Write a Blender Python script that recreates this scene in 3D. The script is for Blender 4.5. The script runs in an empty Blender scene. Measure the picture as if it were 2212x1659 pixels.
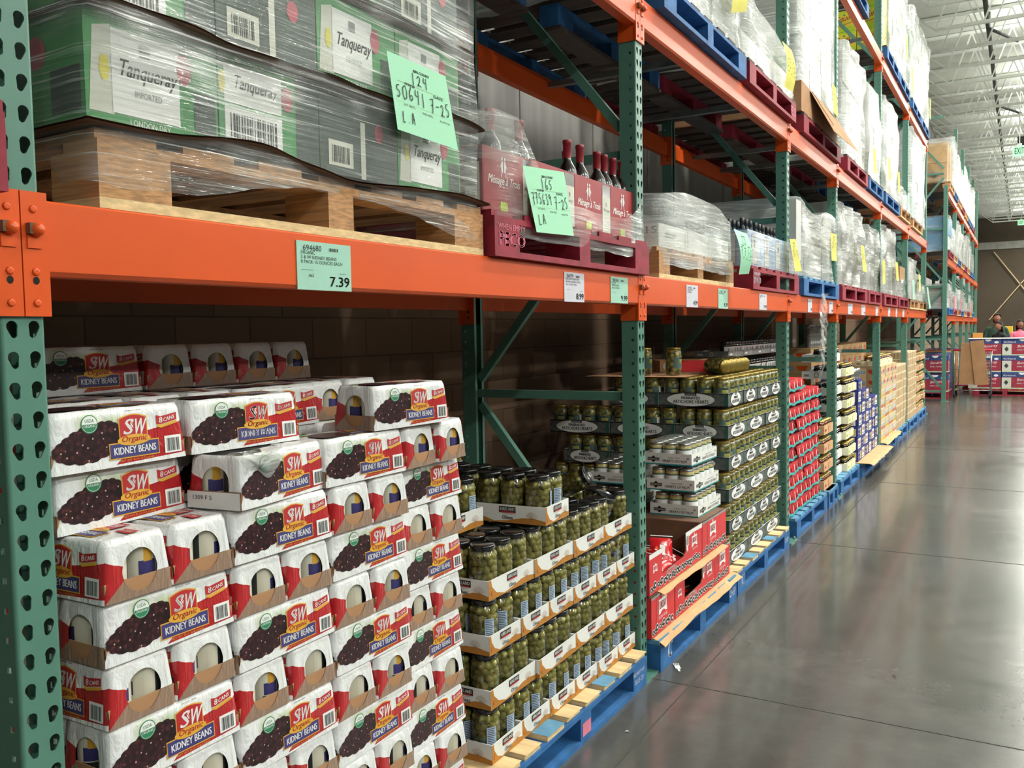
import bpy, math, random
from mathutils import Vector, Matrix, noise
from mathutils.geometry import tessellate_polygon
R = math.radians
sc = bpy.context.scene
col = sc.collection
# ---------------------------------------------------------------- camera
def set_camera():
    f, yaw, pit, rol = 1889.9, .52843, .05887, -.01809
    fw = Vector((-math.sin(yaw)*math.cos(pit), math.cos(yaw)*math.cos(pit), -math.sin(pit)))
    r = fw.cross(Vector((0, 0, 1))).normalized(); u = r.cross(fw)
    c, s = math.cos(rol), math.sin(rol)
    r, u = c*r+s*u, -s*r+c*u
    cd = bpy.data.cameras.new('camera'); cd.sensor_width = 36; cd.lens = f/2212*36
    cd.clip_start = .05; cd.clip_end = 300
    co = bpy.data.objects.new('camera', cd); col.objects.link(co)
    m = Matrix((r, u, -fw)).transposed().to_4x4(); m.translation = Vector((1.43278, 0, 1.5333))
    co.matrix_world = m; sc.camera = co
set_camera()
# ---------------------------------------------------------------- world, exposure
vs = sc.view_settings
sc.display_settings.display_device = 'sRGB'
vs.view_transform = 'Standard'; vs.look = 'None'; vs.gamma = 1; vs.use_curve_mapping = False
vs.exposure = -.25
wd = bpy.data.worlds.new('world'); sc.world = wd; wd.use_nodes = True
bg = wd.node_tree.nodes['Background']; bg.inputs[0].default_value = (.93, 1, .95, 1); bg.inputs[1].default_value = .10
# ---------------------------------------------------------------- helpers
def lin(h):
    if isinstance(h, str):
        h = h.lstrip('#'); h = [int(h[i:i+2], 16)/255 for i in (0, 2, 4)]
    return tuple(((c+.055)/1.055)**2.4 if c > .04045 else c/12.92 for c in h)+(1,)
class MB:
    def __init__(s): s.v = []; s.f = []; s.m = []; s.sm = []; s.uv = None
    def add(s, vs, fs, mi=0, smooth=False):
        b = len(s.v); s.v += [tuple(v) for v in vs]
        s.f += [tuple(i+b for i in f) for f in fs]; s.m += [mi]*len(fs); s.sm += [smooth]*len(fs)
    def box(s, x0, x1, y0, y1, z0, z1, mi=0, T=None):
        vs = [Vector((x, y, z)) for z in (z0, z1) for x, y in ((x0, y0), (x1, y0), (x1, y1), (x0, y1))]
        if T: vs = [T @ v for v in vs]
        s.add(vs, [(0, 3, 2, 1), (4, 5, 6, 7), (0, 1, 5, 4), (1, 2, 6, 5), (2, 3, 7, 6), (3, 0, 4, 7)], mi)
    def grid(s, fn, nu, nv, mi=0, closed=False, smooth=True, flip=False):
        cu = nu if closed else nu+1
        vs = [fn(i/nu, j/nv) for j in range(nv+1) for i in range(cu)]
        fs = []
        for j in range(nv):
            for i in range(nu):
                a = j*cu+i; b = j*cu+(i+1) % cu; c = b+cu; d = a+cu
                fs.append((a, d, c, b) if flip else (a, b, c, d))
        s.add(vs, fs, mi, smooth)
    def lathe(s, prof, n=20, cx=0, cy=0, mi=0, cap=True, smooth=True, T=None):
        vs = []; fs = []
        for r, z in prof:
            for i in range(n):
                a = 2*math.pi*i/n; v = Vector((cx+r*math.cos(a), cy+r*math.sin(a), z))
                vs.append(T @ v if T else v)
        for j in range(len(prof)-1):
            for i in range(n):
                k = (i+1) % n; fs.append((j*n+i, j*n+k, (j+1)*n+k, (j+1)*n+i))
        s.add(vs, fs, mi, smooth)
        if cap:
            b = len(s.v)-len(vs)
            s.f += [tuple(b+i for i in reversed(range(n))), tuple(b+len(vs)-n+i for i in range(n))]; s.m += [mi, mi]; s.sm += [False, False]
    def tube(s, path, r, n=8, mi=0, cap=True):
        P = [Vector(p) for p in path]; vs = []; fs = []
        for i, p in enumerate(P):
            d = (P[min(i+1, len(P)-1)]-P[max(i-1, 0)]).normalized()
            a = Vector((0, 0, 1)) if abs(d.z) < .9 else Vector((1, 0, 0))
            x = d.cross(a).normalized(); y = d.cross(x)
            rr = r[i] if isinstance(r, (list, tuple)) else r
            vs += [p+rr*(math.cos(2*math.pi*k/n)*x+math.sin(2*math.pi*k/n)*y) for k in range(n)]
        for i in range(len(P)-1):
            for k in range(n): fs.append((i*n+k, i*n+(k+1) % n, (i+1)*n+(k+1) % n, (i+1)*n+k))
        if cap: fs += [tuple(reversed(range(n))), tuple(len(vs)-n+k for k in range(n))]
        s.add(vs, fs, mi, n > 5)
    def bar(s, a, b, w, h, mi=0):
        a = Vector(a); b = Vector(b); d = (b-a); L = d.length; d.normalize()
        up = Vector((0, 1, 0)) if abs(d.y) < .9 else Vector((0, 0, 1))
        x = d.cross(up).normalized(); y = x.cross(d)
        T = Matrix((x, y, d)).transposed().to_4x4(); T.translation = a
        s.box(-w/2, w/2, -h/2, h/2, 0, L, mi, T)
    def ext(s, pts, a, b, fn, mi=0):   # prism: 2D outline pushed from a to b, fn(u,v,w)->xyz
        n = len(pts); vs = [fn(u, v, a) for u, v in pts]+[fn(u, v, b) for u, v in pts]
        fs = [(i, (i+1) % n, n+(i+1) % n, n+i) for i in range(n)]
        tri = tessellate_polygon([[Vector((u, v, 0)) for u, v in pts]])
        fs += [tuple(t) for t in tri]+[tuple(n+i for i in reversed(t)) for t in tri]
        s.add(vs, fs, mi)
    def art(s, O, U, V, d=.0007): return Art(s, Vector(O), Vector(U), Vector(V), d)
    def obj(s, name, mats, parent=None, loc=None, rot=None):
        me = bpy.data.meshes.new(name); me.from_pydata(s.v, [], s.f)
        for m in (mats if isinstance(mats, (list, tuple)) else [mats]): me.materials.append(M[m] if isinstance(m, str) else m)
        me.polygons.foreach_set('material_index', s.m); me.polygons.foreach_set('use_smooth', s.sm)
        if s.uv:
            l = me.uv_layers.new(name='UVMap')
            for p in me.polygons:
                for li in p.loop_indices: l.data[li].uv = s.uv.get(me.loops[li].vertex_index, (-1, -1))
        me.update(); o = bpy.data.objects.new(name, me); col.objects.link(o)
        if parent: o.parent = parent
        if loc: o.location = loc
        if rot is not None: o.rotation_euler = rot if hasattr(rot, '__len__') else (0, 0, rot)
        return o
_tc = {}
def glyphs(t):
    if t not in _tc:
        cu = bpy.data.curves.new('t', 'FONT'); cu.body = t; cu.resolution_u = 2; cu.align_x = 'LEFT'
        o = bpy.data.objects.new('t', cu); col.objects.link(o)
        dg = bpy.context.evaluated_depsgraph_get(); me = bpy.data.meshes.new_from_object(o.evaluated_get(dg))
        v = [(p.co.x, p.co.y) for p in me.vertices]; f = [tuple(p.vertices) for p in me.polygons]
        bpy.data.objects.remove(o); bpy.data.curves.remove(cu); bpy.data.meshes.remove(me)
        xs = [a for a, b in v] or [0, 1]; ys = [b for a, b in v] or [0, 1]
        x0, x1, y0, y1 = min(xs), max(xs), min(ys), max(ys)
        _tc[t] = ([((a-x0)/(x1-x0), (b-y0)/(y1-y0)) for a, b in v], f)
    return _tc[t]
HAND = {'0': [[(.5, 1), (.15, .8), (.1, .35), (.35, 0), (.75, .15), (.85, .6), (.6, 1), (.4, .98)]], '1': [[(.5, 1.05), (.48, -.15)]], '2': [[(.15, .75), (.4, 1), (.75, .85), (.65, .5), (.15, 0), (.4, .12), (.95, .0)]],
 '3': [[(.15, .9), (.5, 1), (.75, .8), (.4, .55), (.8, .35), (.6, 0), (.15, .08)]], '4': [[(.25, 1), (.15, .55), (.7, .5)], [(.75, 1), (.68, -.1)]], '5': [[(.8, 1), (.3, .95), (.22, .6), (.65, .55), (.8, .25), (.5, 0), (.15, .1)]],
 '6': [[(.6, 1.05), (.25, .6), (.2, .15), (.5, 0), (.78, .2), (.6, .42), (.25, .3)]], '7': [[(.1, .92), (.8, 1), (.45, -.1)], [(.25, .5), (.75, .55)]], '8': [[(.5, .55), (.25, .8), (.5, 1), (.75, .8), (.25, .25), (.5, 0), (.78, .25), (.5, .55)]],
 '9': [[(.75, .75), (.4, 1), (.2, .75), (.45, .55), (.78, .8), (.7, -.05)]], '-': [[(.2, .45), (.8, .48)]], 'L': [[(.25, 1), (.2, 0), (.75, .05)]], 'A': [[(.1, 0), (.45, 1), (.8, 0)], [(.2, .4), (.7, .42)]], '.': [[(.3, .0), (.4, .06)]]}
class Art:
    """flat printing laid on a surface: u to the right, v up, seen from U x V"""
    def __init__(s, mb, O, U, V, d): s.mb = mb; s.O = O; s.U = U; s.V = V; s.N = U.cross(V).normalized(); s.d = d
    def P(s, u, v, l): return s.O+u*s.U+v*s.V+s.N*(s.d*l)
    def poly(s, pts, mi, l=1, holes=()):
        loops = [[Vector((u, v, 0)) for u, v in q] for q in (pts,)+tuple(holes)]
        tri = tessellate_polygon(loops); fl = [v for q in loops for v in q]
        fs = []
        for t in tri:
            a, b, c = (fl[i] for i in t)
            fs.append(tuple(t) if (b-a).cross(c-a).z > 0 else tuple(reversed(t)))
        s.mb.add([s.P(v.x, v.y, l) for v in fl], fs, mi)
    def rect(s, u0, u1, v0, v1, mi, l=1): s.mb.add([s.P(u0, v0, l), s.P(u1, v0, l), s.P(u1, v1, l), s.P(u0, v1, l)], [(0, 1, 2, 3)], mi)
    def ell(s, cu, cv, ru, rv, mi, l=1, n=20, a0=0, a1=360):
        s.poly([(cu+ru*math.cos(R(a0+(a1-a0)*i/n)), cv+rv*math.sin(R(a0+(a1-a0)*i/n))) for i in range(n if a1-a0 == 360 else n+1)], mi, l)
    def text(s, t, u, v, w, h, mi, l=2, sh=0, rise=0, bold=0):
        vs, fs = glyphs(t)
        for dx in ((0, bold) if bold else (0,)):
            s.mb.add([s.P(u+dx+a*w+sh*b*h, v+b*h+rise*a*w, l) for a, b in vs], fs, mi)
    def bars(s, u, v, w, h, mi, n=14, l=2, seed=1):
        rd = random.Random(seed); x = 0; st = w/n
        for i in range(n): s.rect(u+i*st, u+i*st+st*rd.uniform(.25, .8), v, v+h, mi, l)
    def hand(s, t, u, v, w, h, mi, l=2, th=.012, sl=.12):
        cw = w/max(1, len(t)); rd = random.Random(t)
        for i, ch in enumerate(t):
            oy = rd.uniform(-.08, .08)*h; sc_ = rd.uniform(.9, 1.1)
            for st in HAND.get(ch, ()): s.line([(u+cw*i+cw*.8*(x+sl*y)*sc_, v+oy+h*y*sc_) for x, y in st], th, mi, l)
    def line(s, pts, w, mi, l=2):
        for (a, b), (c, d) in zip(pts, pts[1:]):
            L = math.hypot(c-a, d-b) or 1; nx, ny = -(d-b)/L*w/2, (c-a)/L*w/2
            s.mb.add([s.P(a+nx, b+ny, l), s.P(a-nx, b-ny, l), s.P(c-nx, d-ny, l), s.P(c+nx, d+ny, l)], [(0, 1, 2, 3)], mi)
def tag(o, label, cat, group=None, kind=None):
    o['label'] = label; o['category'] = cat
    if group: o['group'] = group
    if kind: o['kind'] = kind
    return o
def thing(name, label, cat, loc=(0, 0, 0), rot=0, group=None):
    o = bpy.data.objects.new(name, None); col.objects.link(o); o.location = loc
    o.rotation_euler = rot if hasattr(rot, '__len__') else (0, 0, rot); o.empty_display_size = .05
    return tag(o, label, cat, group)
def struct(o): o['kind'] = 'structure'; return o
def clone(o, parent=None):
    c = o.copy(); col.objects.link(c)
    if parent: c.parent = parent
    for ch in o.children: clone(ch, c)
    return c
_pr = {}
def place(key, make, loc, rot, label, cat, group):
    """first call builds the thing, later calls copy it and its parts"""
    if key in _pr: o = clone(_pr[key])
    else: o = make(); _pr[key] = o
    o.location = loc; o.rotation_euler = rot if hasattr(rot, '__len__') else (0, 0, rot)
    return tag(o, label, cat, group)
ORD = 'first second third fourth fifth sixth seventh eighth ninth tenth eleventh twelfth thirteenth fourteenth fifteenth sixteenth'.split()
def od(i): return ORD[i]
def lay(i): return 'bottom layer' if i == 0 else ORD[i]+' layer up'
# ---------------------------------------------------------------- materials
M = {}
class X:
    """tiny expression builder on shader math nodes"""
    def __init__(s, nt, sock): s.nt = nt; s.s = sock
    def _o(s, op, *a):
        n = s.nt.nodes.new('ShaderNodeMath'); n.operation = op
        for i, q in enumerate((s,)+a):
            if isinstance(q, X): s.nt.links.new(q.s, n.inputs[i])
            else: n.inputs[i].default_value = q
        return X(s.nt, n.outputs[0])
    def __add__(s, b): return s._o('ADD', b)
    __radd__ = __add__
    def __sub__(s, b): return s._o('SUBTRACT', b)
    def __mul__(s, b): return s._o('MULTIPLY', b)
    __rmul__ = __mul__
    def __lt__(s, b): return s._o('LESS_THAN', b)
    def __gt__(s, b): return s._o('GREATER_THAN', b)
    def fract(s): return s._o('FRACT')
    def floor(s): return s._o('FLOOR')
    def mod(s, b): return s._o('MODULO', b)
    def max(s, b): return s._o('MAXIMUM', b)
    def sat(s):
        q = s._o('ADD', 0); q.s.node.use_clamp = True; return q
def nodes(name):
    m = bpy.data.materials.new(name); m.use_nodes = True; M[name] = m
    nt = m.node_tree; return m, nt, nt.nodes['Principled BSDF']
def coord(nt, scale=(1, 1, 1), rot=(0, 0, 0), kind='Object'):
    tc = nt.nodes.new('ShaderNodeTexCoord'); mp = nt.nodes.new('ShaderNodeMapping')
    mp.inputs['Scale'].default_value = scale; mp.inputs['Rotation'].default_value = rot
    nt.links.new(tc.outputs[kind], mp.inputs[0]); return mp.outputs[0]
def noi(nt, vec, scale=5, detail=3, rough=.5, dist=0):
    n = nt.nodes.new('ShaderNodeTexNoise'); n.inputs['Scale'].default_value = scale; n.inputs['Detail'].default_value = detail
    n.inputs['Roughness'].default_value = rough; n.inputs['Distortion'].default_value = dist
    if vec: nt.links.new(vec, n.inputs['Vector'])
    return X(nt, n.outputs['Fac'])
def ramp(nt, x, stops):
    n = nt.nodes.new('ShaderNodeValToRGB'); e = n.color_ramp.elements
    while len(e) < len(stops): e.new(.5)
    for i, (p, c) in enumerate(stops): e[i].position = p; e[i].color = lin(c) if isinstance(c, str) else c
    nt.links.new(x.s, n.inputs[0]); return n.outputs[0]
def mix(nt, fac, a, b):
    n = nt.nodes.new('ShaderNodeMix'); n.data_type = 'RGBA'
    if isinstance(fac, X): nt.links.new(fac.s, n.inputs[0])
    else: n.inputs[0].default_value = fac
    for i, q in ((6, a), (7, b)):
        if isinstance(q, (tuple, list, str)): n.inputs[i].default_value = lin(q) if isinstance(q, str) else q
        else: nt.links.new(q, n.inputs[i])
    return n.outputs[2]
def bump(nt, b, h, strength=.3, dist=.01):
    n = nt.nodes.new('ShaderNodeBump'); n.inputs['Strength'].default_value = strength; n.inputs['Distance'].default_value = dist
    nt.links.new(h.s, n.inputs['Height']); nt.links.new(n.outputs[0], b.inputs['Normal'])
def pm(name, c, rough=.5, metal=0, var=.12, scale=9, bmp=0, coat=0, spec=.5, vscale=(1, 1, 1), alpha=1):
    m, nt, b = nodes(name); c = lin(c)
    v = noi(nt, coord(nt, vscale), scale, 4)
    d = tuple(x*(1-var*1.6) for x in c[:3])+(1,); e = tuple(min(1, x*(1+var)) for x in c[:3])+(1,)
    nt.links.new(ramp(nt, v, [(.3, d), (.7, e)]), b.inputs['Base Color'])
    b.inputs['Roughness'].default_value = rough; b.inputs['Metallic'].default_value = metal
    b.inputs['Coat Weight'].default_value = coat; b.inputs['Coat Roughness'].default_value = .1; b.inputs['Specular IOR Level'].default_value = spec
    b.inputs['Alpha'].default_value = alpha
    if bmp: bump(nt, b, v, bmp)
    return m
def film(name, base, k, c='#e8ecea', scale=(2, 2, 45), rot=(R(7), 0, 0), rough=.13, bmp=.5, big=2.2, thr=.56):
    """thin stretched plastic: clear, with white drawn-out streaks in patches that paint in glints and glare"""
    m, nt, b = nodes(name)
    b.inputs['Base Color'].default_value = lin(c); b.inputs['Roughness'].default_value = rough; b.inputs['Specular IOR Level'].default_value = 1
    st = noi(nt, coord(nt, scale, rot), 1, 4, .6, .25); st2 = noi(nt, coord(nt, (scale[0]*.7, scale[1]*.7, scale[2]*1.9), (rot[0]*1.8, 0, 0)), 1, 3, .6, .3)
    pa = noi(nt, coord(nt, (1, 1, 1.6), rot), big, 3)
    bump(nt, b, st+noi(nt, coord(nt, (1, 1, 2)), 7, 3)*.8, bmp, .02)
    tr = nt.nodes.new('ShaderNodeBsdfTransparent'); tr.inputs[0].default_value = (.97, .98, .975, 1)
    mx = nt.nodes.new('ShaderNodeMixShader')
    fine = (((st-thr)*7).max(0)+((st2-thr)*8).max(0)).sat()
    f = (fine*((pa-.36)*3.2).sat()*k+((pa-.5)*1.6).max(0)*k+base).sat()  # opaque white streaks and broad patches stand in for glints and glare
    nt.links.new(f.s, mx.inputs[0]); nt.links.new(tr.outputs[0], mx.inputs[1]); nt.links.new(b.outputs[0], mx.inputs[2])
    nt.links.new(mx.outputs[0], nt.nodes['Material Output'].inputs[0]); return m
def voro(nt, vec, scale, feat='F1', out='Distance'):
    n = nt.nodes.new('ShaderNodeTexVoronoi'); n.inputs['Scale'].default_value = scale; n.feature = feat
    nt.links.new(vec, n.inputs['Vector']); return n.outputs[out]
pm('post_green', '#528071', .42, var=.06, scale=3)
pm('dark_hole', '#101413', .9)
pm('orange', '#da561d', .36, var=.05, scale=2.2, spec=.4)
pm('galv', '#8d9794', .35, .8); pm('bolt', '#9a9c98', .35, .9)
pm('wood', '#b98a5c', .75, var=.25, scale=5, vscale=(1, 6, 30), bmp=.2); pm('wood_pale', '#e3c592', .75, var=.16, scale=5, vscale=(1, 6, 20), bmp=.15)
pm('wood_baked_shade', '#4a3f38', .85, var=.25, scale=5, vscale=(1, 5, 25), bmp=.2); pm('wood_brown', '#8a6444', .8, var=.25, scale=5, vscale=(1, 5, 25), bmp=.2)  # first wood has under-shelf shade put into its colour
pm('pal_blue', '#28649e', .7, var=.22, scale=14, bmp=.2); pm('pal_blue2', '#5d93b4', .75, var=.2, scale=12, bmp=.2)
pm('pal_red', '#8e1c32', .65, var=.22, scale=14, bmp=.2)
pm('kraft', '#a97f5a', .85, var=.1, scale=6); pm('kraft_pale', '#cfa678', .85, var=.08, scale=5); pm('kraft_dark', '#6e5340', .85, var=.12)
pm('white', '#e9ebea', .55, var=.03); pm('card_white', '#dfe1dd', .7, var=.05, scale=12); pm('black', '#17181a', .5, var=.1); pm('ink', '#262b2c', .7, var=0)
pm('lid_black', '#101214', .22, var=.1, coat=.6); pm('lid_gold', '#a08a44', .3, .6); pm('lid_steel', '#b9bcba', .25, .85)
pm('gold', '#d8a437', .5, var=.04); pm('purple', '#3b3772', .5, var=.05); pm('red', '#b3262a', .5, var=.05); pm('bright_red', '#d0232b', .45, var=.06, scale=4)
pm('teal', '#1f8f95', .4, var=.1); pm('deep_green', '#1f5a4c', .5, var=.1); pm('usda', '#2c8059', .5); pm('label_teal', '#46605a', .5); pm('sage', '#93a56b', .6)
pm('lemon', '#d9cf3a', .5); pm('mint', '#a9e8c4', .7, var=.02, scale=3); pm('sign_teal', '#9fd0bd', .6, var=.02); pm('sign_white', '#cfd0dc', .5, var=.02); pm('note_yellow', '#e6dd6e', .75, var=.04)
pm('nutrition', '#a9bfd6', .5, var=.04); pm('cream', '#e7e3c0', .7, var=.06); pm('tan', '#bf9a6a', .8, var=.1); pm('beige', '#cfb48c', .8, var=.1)
pm('dole_blue', '#28307e', .5, var=.08); pm('sky_blue', '#3f8fc0', .5, var=.08); pm('grey_mid', '#8c908f', .6); pm('charcoal', '#5a605e', .6, var=.3, scale=60); pm('grey_dark', '#3a4042', .6); pm('golden', '#b0762c', .6, var=.05)
pm('gin_green', '#2c8a44', .5, var=.06); pm('gin_dark', '#243c33', .5, var=.08); pm('seal_red', '#b03a50', .5); pm('wine_red', '#8c1c2a', .45, var=.08); pm('wine_mid', '#98202a', .5, var=.05); pm('wine_dark', '#1c1416', .2, coat=.8); pm('label_white', '#cdd0c4', .6, var=.04)
pm('bottle_blue', '#5a9bd0', .3, var=.1, coat=.6); pm('yellow', '#d8b522', .6, var=.06); pm('lime', '#b8cf2e', .5, var=.06); pm('pink', '#ef4a78', .7); pm('chrome', '#a8abad', .3, .85); pm('rubber', '#1b1b1c', .8)
pm('skin', '#9a6b52', .6, var=.04); pm('hair', '#0b0807', .8); pm('cloth_green', '#2c4a3c', .85); pm('cloth_black', '#1a1c20', .85); pm('cloth_pink', '#e0708a', .85)
pm('towel_red', '#982d42', .45, var=.08); pm('towel_blue', '#34477e', .45, var=.1); pm('pale_green', '#b9cfae', .6); pm('pipe', '#3b3f3d', .5); pm('truss_white', '#f2f6f0', .6, var=.04)
pm('load_grey', '#96958f', .6, var=.14, scale=3); pm('load_white', '#c6c9c6', .5, var=.05, scale=2); pm('load_dark', '#3c4440', .6, var=.2, scale=4); pm('cmu_wall', '#5c4636', .9)
film('film_clear', .15, .85); film('film_mid', .32, .7); film('film_white', .45, .8, c='#c9cecb', bmp=.55, big=1.6, scale=(2, 2, 22)); film('film_thin', .05, .35, rough=.08)
film('film_steep', .11, 1.15, scale=(2, 2.4, 80), rot=(R(14), 0, 0), rough=.1)
def special():
    # red pouches
    pm('pouch', '#c81e28', .18, var=.15, scale=20, bmp=.5, coat=.7)
    # shrink film printed white and red, with oval openings at both ends (uv.x 0-4 walks round the pack)
    m, nt, b = nodes('bean_film')
    uv = nt.nodes.new('ShaderNodeUVMap'); uv.uv_map = 'UVMap'; sp = nt.nodes.new('ShaderNodeSeparateXYZ'); nt.links.new(uv.outputs[0], sp.inputs[0])
    s = X(nt, sp.outputs[0]); t = X(nt, sp.outputs[1]); q = s.fract(); end = (s.floor().mod(2.)) > .5; art_ = (end < .5)
    wob = (noi(nt, coord(nt), 40, 2)-.5)*.06
    top = t > 1.001
    line = ((q-.43)*2.15).max(0)._o('MINIMUM', q*.36+.31)
    redA = (t < line+wob*.5)*(t > (q-.6)*.1+.05)*(q > .43)*art_
    redE = (t < wob+.68-q*.45)*(t > q*1.1)*(q < .36+wob)*end
    red = ((redA+redE)*(t < 1.0)*(s > -.5)).sat()
    kr = (t < .34)*end
    base = mix(nt, kr, '#e6e9ea', '#8f7664')
    g1 = ((q-.26)*(q-.26)*90+(t-.78)*(t-.78)*16); g2 = ((q-.43)*(q-.43)*90+(t-.76)*(t-.76)*40)
    gm = (((g1*-1)+1).max(0)+((g2*-1)+1).max(0))*art_*.62*(t < .99)
    base = mix(nt, gm.sat(), base, '#9fb868')
    base = mix(nt, red, base, '#ad2226')
    nt.links.new(base, b.inputs['Base Color'])
    eq = ((q-.53)*(q-.53)*(1/.066)+(t-.44)*(t-.44)*(1/.125))
    hole = (eq+wob*3 < 1)*end*(t > .05)
    nt.links.new((hole*-1+1).s, b.inputs['Alpha'])
    b.inputs['Roughness'].default_value = .3; b.inputs['Coat Weight'].default_value = .35; b.inputs['Coat Roughness'].default_value = .15
    bump(nt, b, noi(nt, coord(nt, (1, 1, .35)), 34, 3, .6, 1.2), .35, .02)
    # printed heap of kidney beans
    m, nt, b = nodes('bean_print')
    c = coord(nt); d = X(nt, voro(nt, c, 110)); col_ = ramp(nt, d, [(.1, '#57282b'), (.4, '#32161a'), (.8, '#170a0d')])
    sp2 = X(nt, voro(nt, c, 75)); w = (sp2 < .13)
    nt.links.new(mix(nt, w*.8, col_, '#cdb0a4'), b.inputs['Base Color']); b.inputs['Roughness'].default_value = .35
    # olives in brine
    m, nt, b = nodes('olive')
    oi = nt.nodes.new('ShaderNodeObjectInfo'); n = noi(nt, coord(nt), 22, 2)
    nt.links.new(ramp(nt, n, [(.3, '#757434'), (.5, '#a09c52'), (.72, '#beb060')]), b.inputs['Base Color']); b.inputs['Roughness'].default_value = .25; b.inputs['Coat Weight'].default_value = .4
    m, nt, b = nodes('brine')
    v = X(nt, voro(nt, coord(nt), 46)); nt.links.new(ramp(nt, v, [(.15, '#7d7a3c'), (.5, '#5c5a2a'), (.75, '#35341a')]), b.inputs['Base Color'])
    b.inputs['Roughness'].default_value = .12; b.inputs['Coat Weight'].default_value = .8; bump(nt, b, v*-1, .5, .01)
    m, nt, b = nodes('artichoke')
    v = X(nt, voro(nt, coord(nt), 38)); nt.links.new(ramp(nt, v, [(.1, '#a89c5a'), (.5, '#70703f'), (.8, '#383822')]), b.inputs['Base Color'])
    b.inputs['Roughness'].default_value = .14; b.inputs['Coat Weight'].default_value = .8; bump(nt, b, v*-1, .4, .01)
    for nm, a, c2 in (('sauce_red', '#8c3a1c', '#3c1408'), ('sauce_dark', '#2a1712', '#100806'), ('honey', '#c98a2e', '#7a4a14'), ('pear', '#d3c68c', '#a3945a')):
        m, nt, b = nodes(nm); v = X(nt, voro(nt, coord(nt), 30)); nt.links.new(ramp(nt, v, [(.1, a), (.8, c2)]), b.inputs['Base Color']); b.inputs['Roughness'].default_value = .15; b.inputs['Coat Weight'].default_value = .6
    # thin clear glass
    m, nt, b = nodes('glass')
    tr = nt.nodes.new('ShaderNodeBsdfTransparent'); tr.inputs[0].default_value = (.96, .97, .93, 1); gl = nt.nodes.new('ShaderNodeBsdfGlossy'); gl.inputs['Roughness'].default_value = .06
    fr = nt.nodes.new('ShaderNodeLayerWeight'); fr.inputs[0].default_value = .35; mx = nt.nodes.new('ShaderNodeMixShader')
    f = (X(nt, fr.outputs['Fresnel'])*.9+.05).sat(); nt.links.new(f.s, mx.inputs[0]); nt.links.new(tr.outputs[0], mx.inputs[1]); nt.links.new(gl.outputs[0], mx.inputs[2])
    nt.links.new(mx.outputs[0], nt.nodes['Material Output'].inputs[0]); nt.nodes.remove(b)
    # polished concrete with saw-cut joints
    m, nt, b = nodes('concrete')
    c = coord(nt); n1 = noi(nt, c, .7, 5, .62, .4); n2 = noi(nt, c, 5, 5, .7)
    cc = ramp(nt, n1*.65+n2*.35, [(.3, '#40403d'), (.52, '#535350'), (.72, '#686864')])
    spk = noi(nt, c, 160, 2); cc = mix(nt, (spk > .74)*.3, cc, '#a9a79c')
    nt.links.new(cc, b.inputs['Base Color'])
    rr = n1*.16+n2*.10+.03+.04; nt.links.new(rr.s, b.inputs['Roughness']); b.inputs['Specular IOR Level'].default_value = .5
    b.inputs['Coat Weight'].default_value = .22; b.inputs['Coat Roughness'].default_value = .08
    bump(nt, b, noi(nt, coord(nt, (1, 1, 1)), 3.2, 3, .6)*.5, .08, .02)
    # concrete block wall
    m, nt, b = nodes('block_wall')
    br = nt.nodes.new('ShaderNodeTexBrick'); br.inputs['Scale'].default_value = 1; br.inputs['Brick Width'].default_value = .406; br.inputs['Row Height'].default_value = .203
    br.inputs['Mortar Size'].default_value = .005; br.inputs['Mortar Smooth'].default_value = .4
    br.inputs['Color1'].default_value = lin('#745b47'); br.inputs['Color2'].default_value = lin('#7f6650'); br.inputs['Mortar'].default_value = lin('#5f4a3a')
    tc = nt.nodes.new('ShaderNodeTexCoord'); sx = nt.nodes.new('ShaderNodeSeparateXYZ'); cb = nt.nodes.new('ShaderNodeCombineXYZ')
    nt.links.new(tc.outputs['Object'], sx.inputs[0]); nt.links.new(sx.outputs[1], cb.inputs[0]); nt.links.new(sx.outputs[2], cb.inputs[1]); nt.links.new(cb.outputs[0], br.inputs[0])
    nt.links.new(br.outputs[0], b.inputs['Base Color']); b.inputs['Roughness'].default_value = .85
    bump(nt, b, X(nt, br.outputs['Fac'])*-1+noi(nt, coord(nt), 60, 2)*.2, .5, .01)
    # white roof deck with shallow ribs, corrugated liner
    m, nt, b = nodes('deck'); n = noi(nt, coord(nt), .35, 4); nt.links.new(ramp(nt, n, [(.3, '#cfd3cb'), (.7, '#e4e8e0')]), b.inputs['Base Color']); b.inputs['Roughness'].default_value = .7
    m, nt, b = nodes('liner'); n = noi(nt, coord(nt, (1, 6, .25)), 2, 3); nt.links.new(ramp(nt, n, [(.3, '#93918f'), (.7, '#a5a3a0')]), b.inputs['Base Color']); b.inputs['Roughness'].default_value = .6
    for nm, c2, st in (('lamp_glow', '#fffdf2', 14), ('exit_glow', '#a6e8b8', 1.1)):
        m, nt, b = nodes(nm); b.inputs['Base Color'].default_value = lin(c2); b.inputs['Emission Color'].default_value = lin(c2); b.inputs['Emission Strength'].default_value = st
special()
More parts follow.
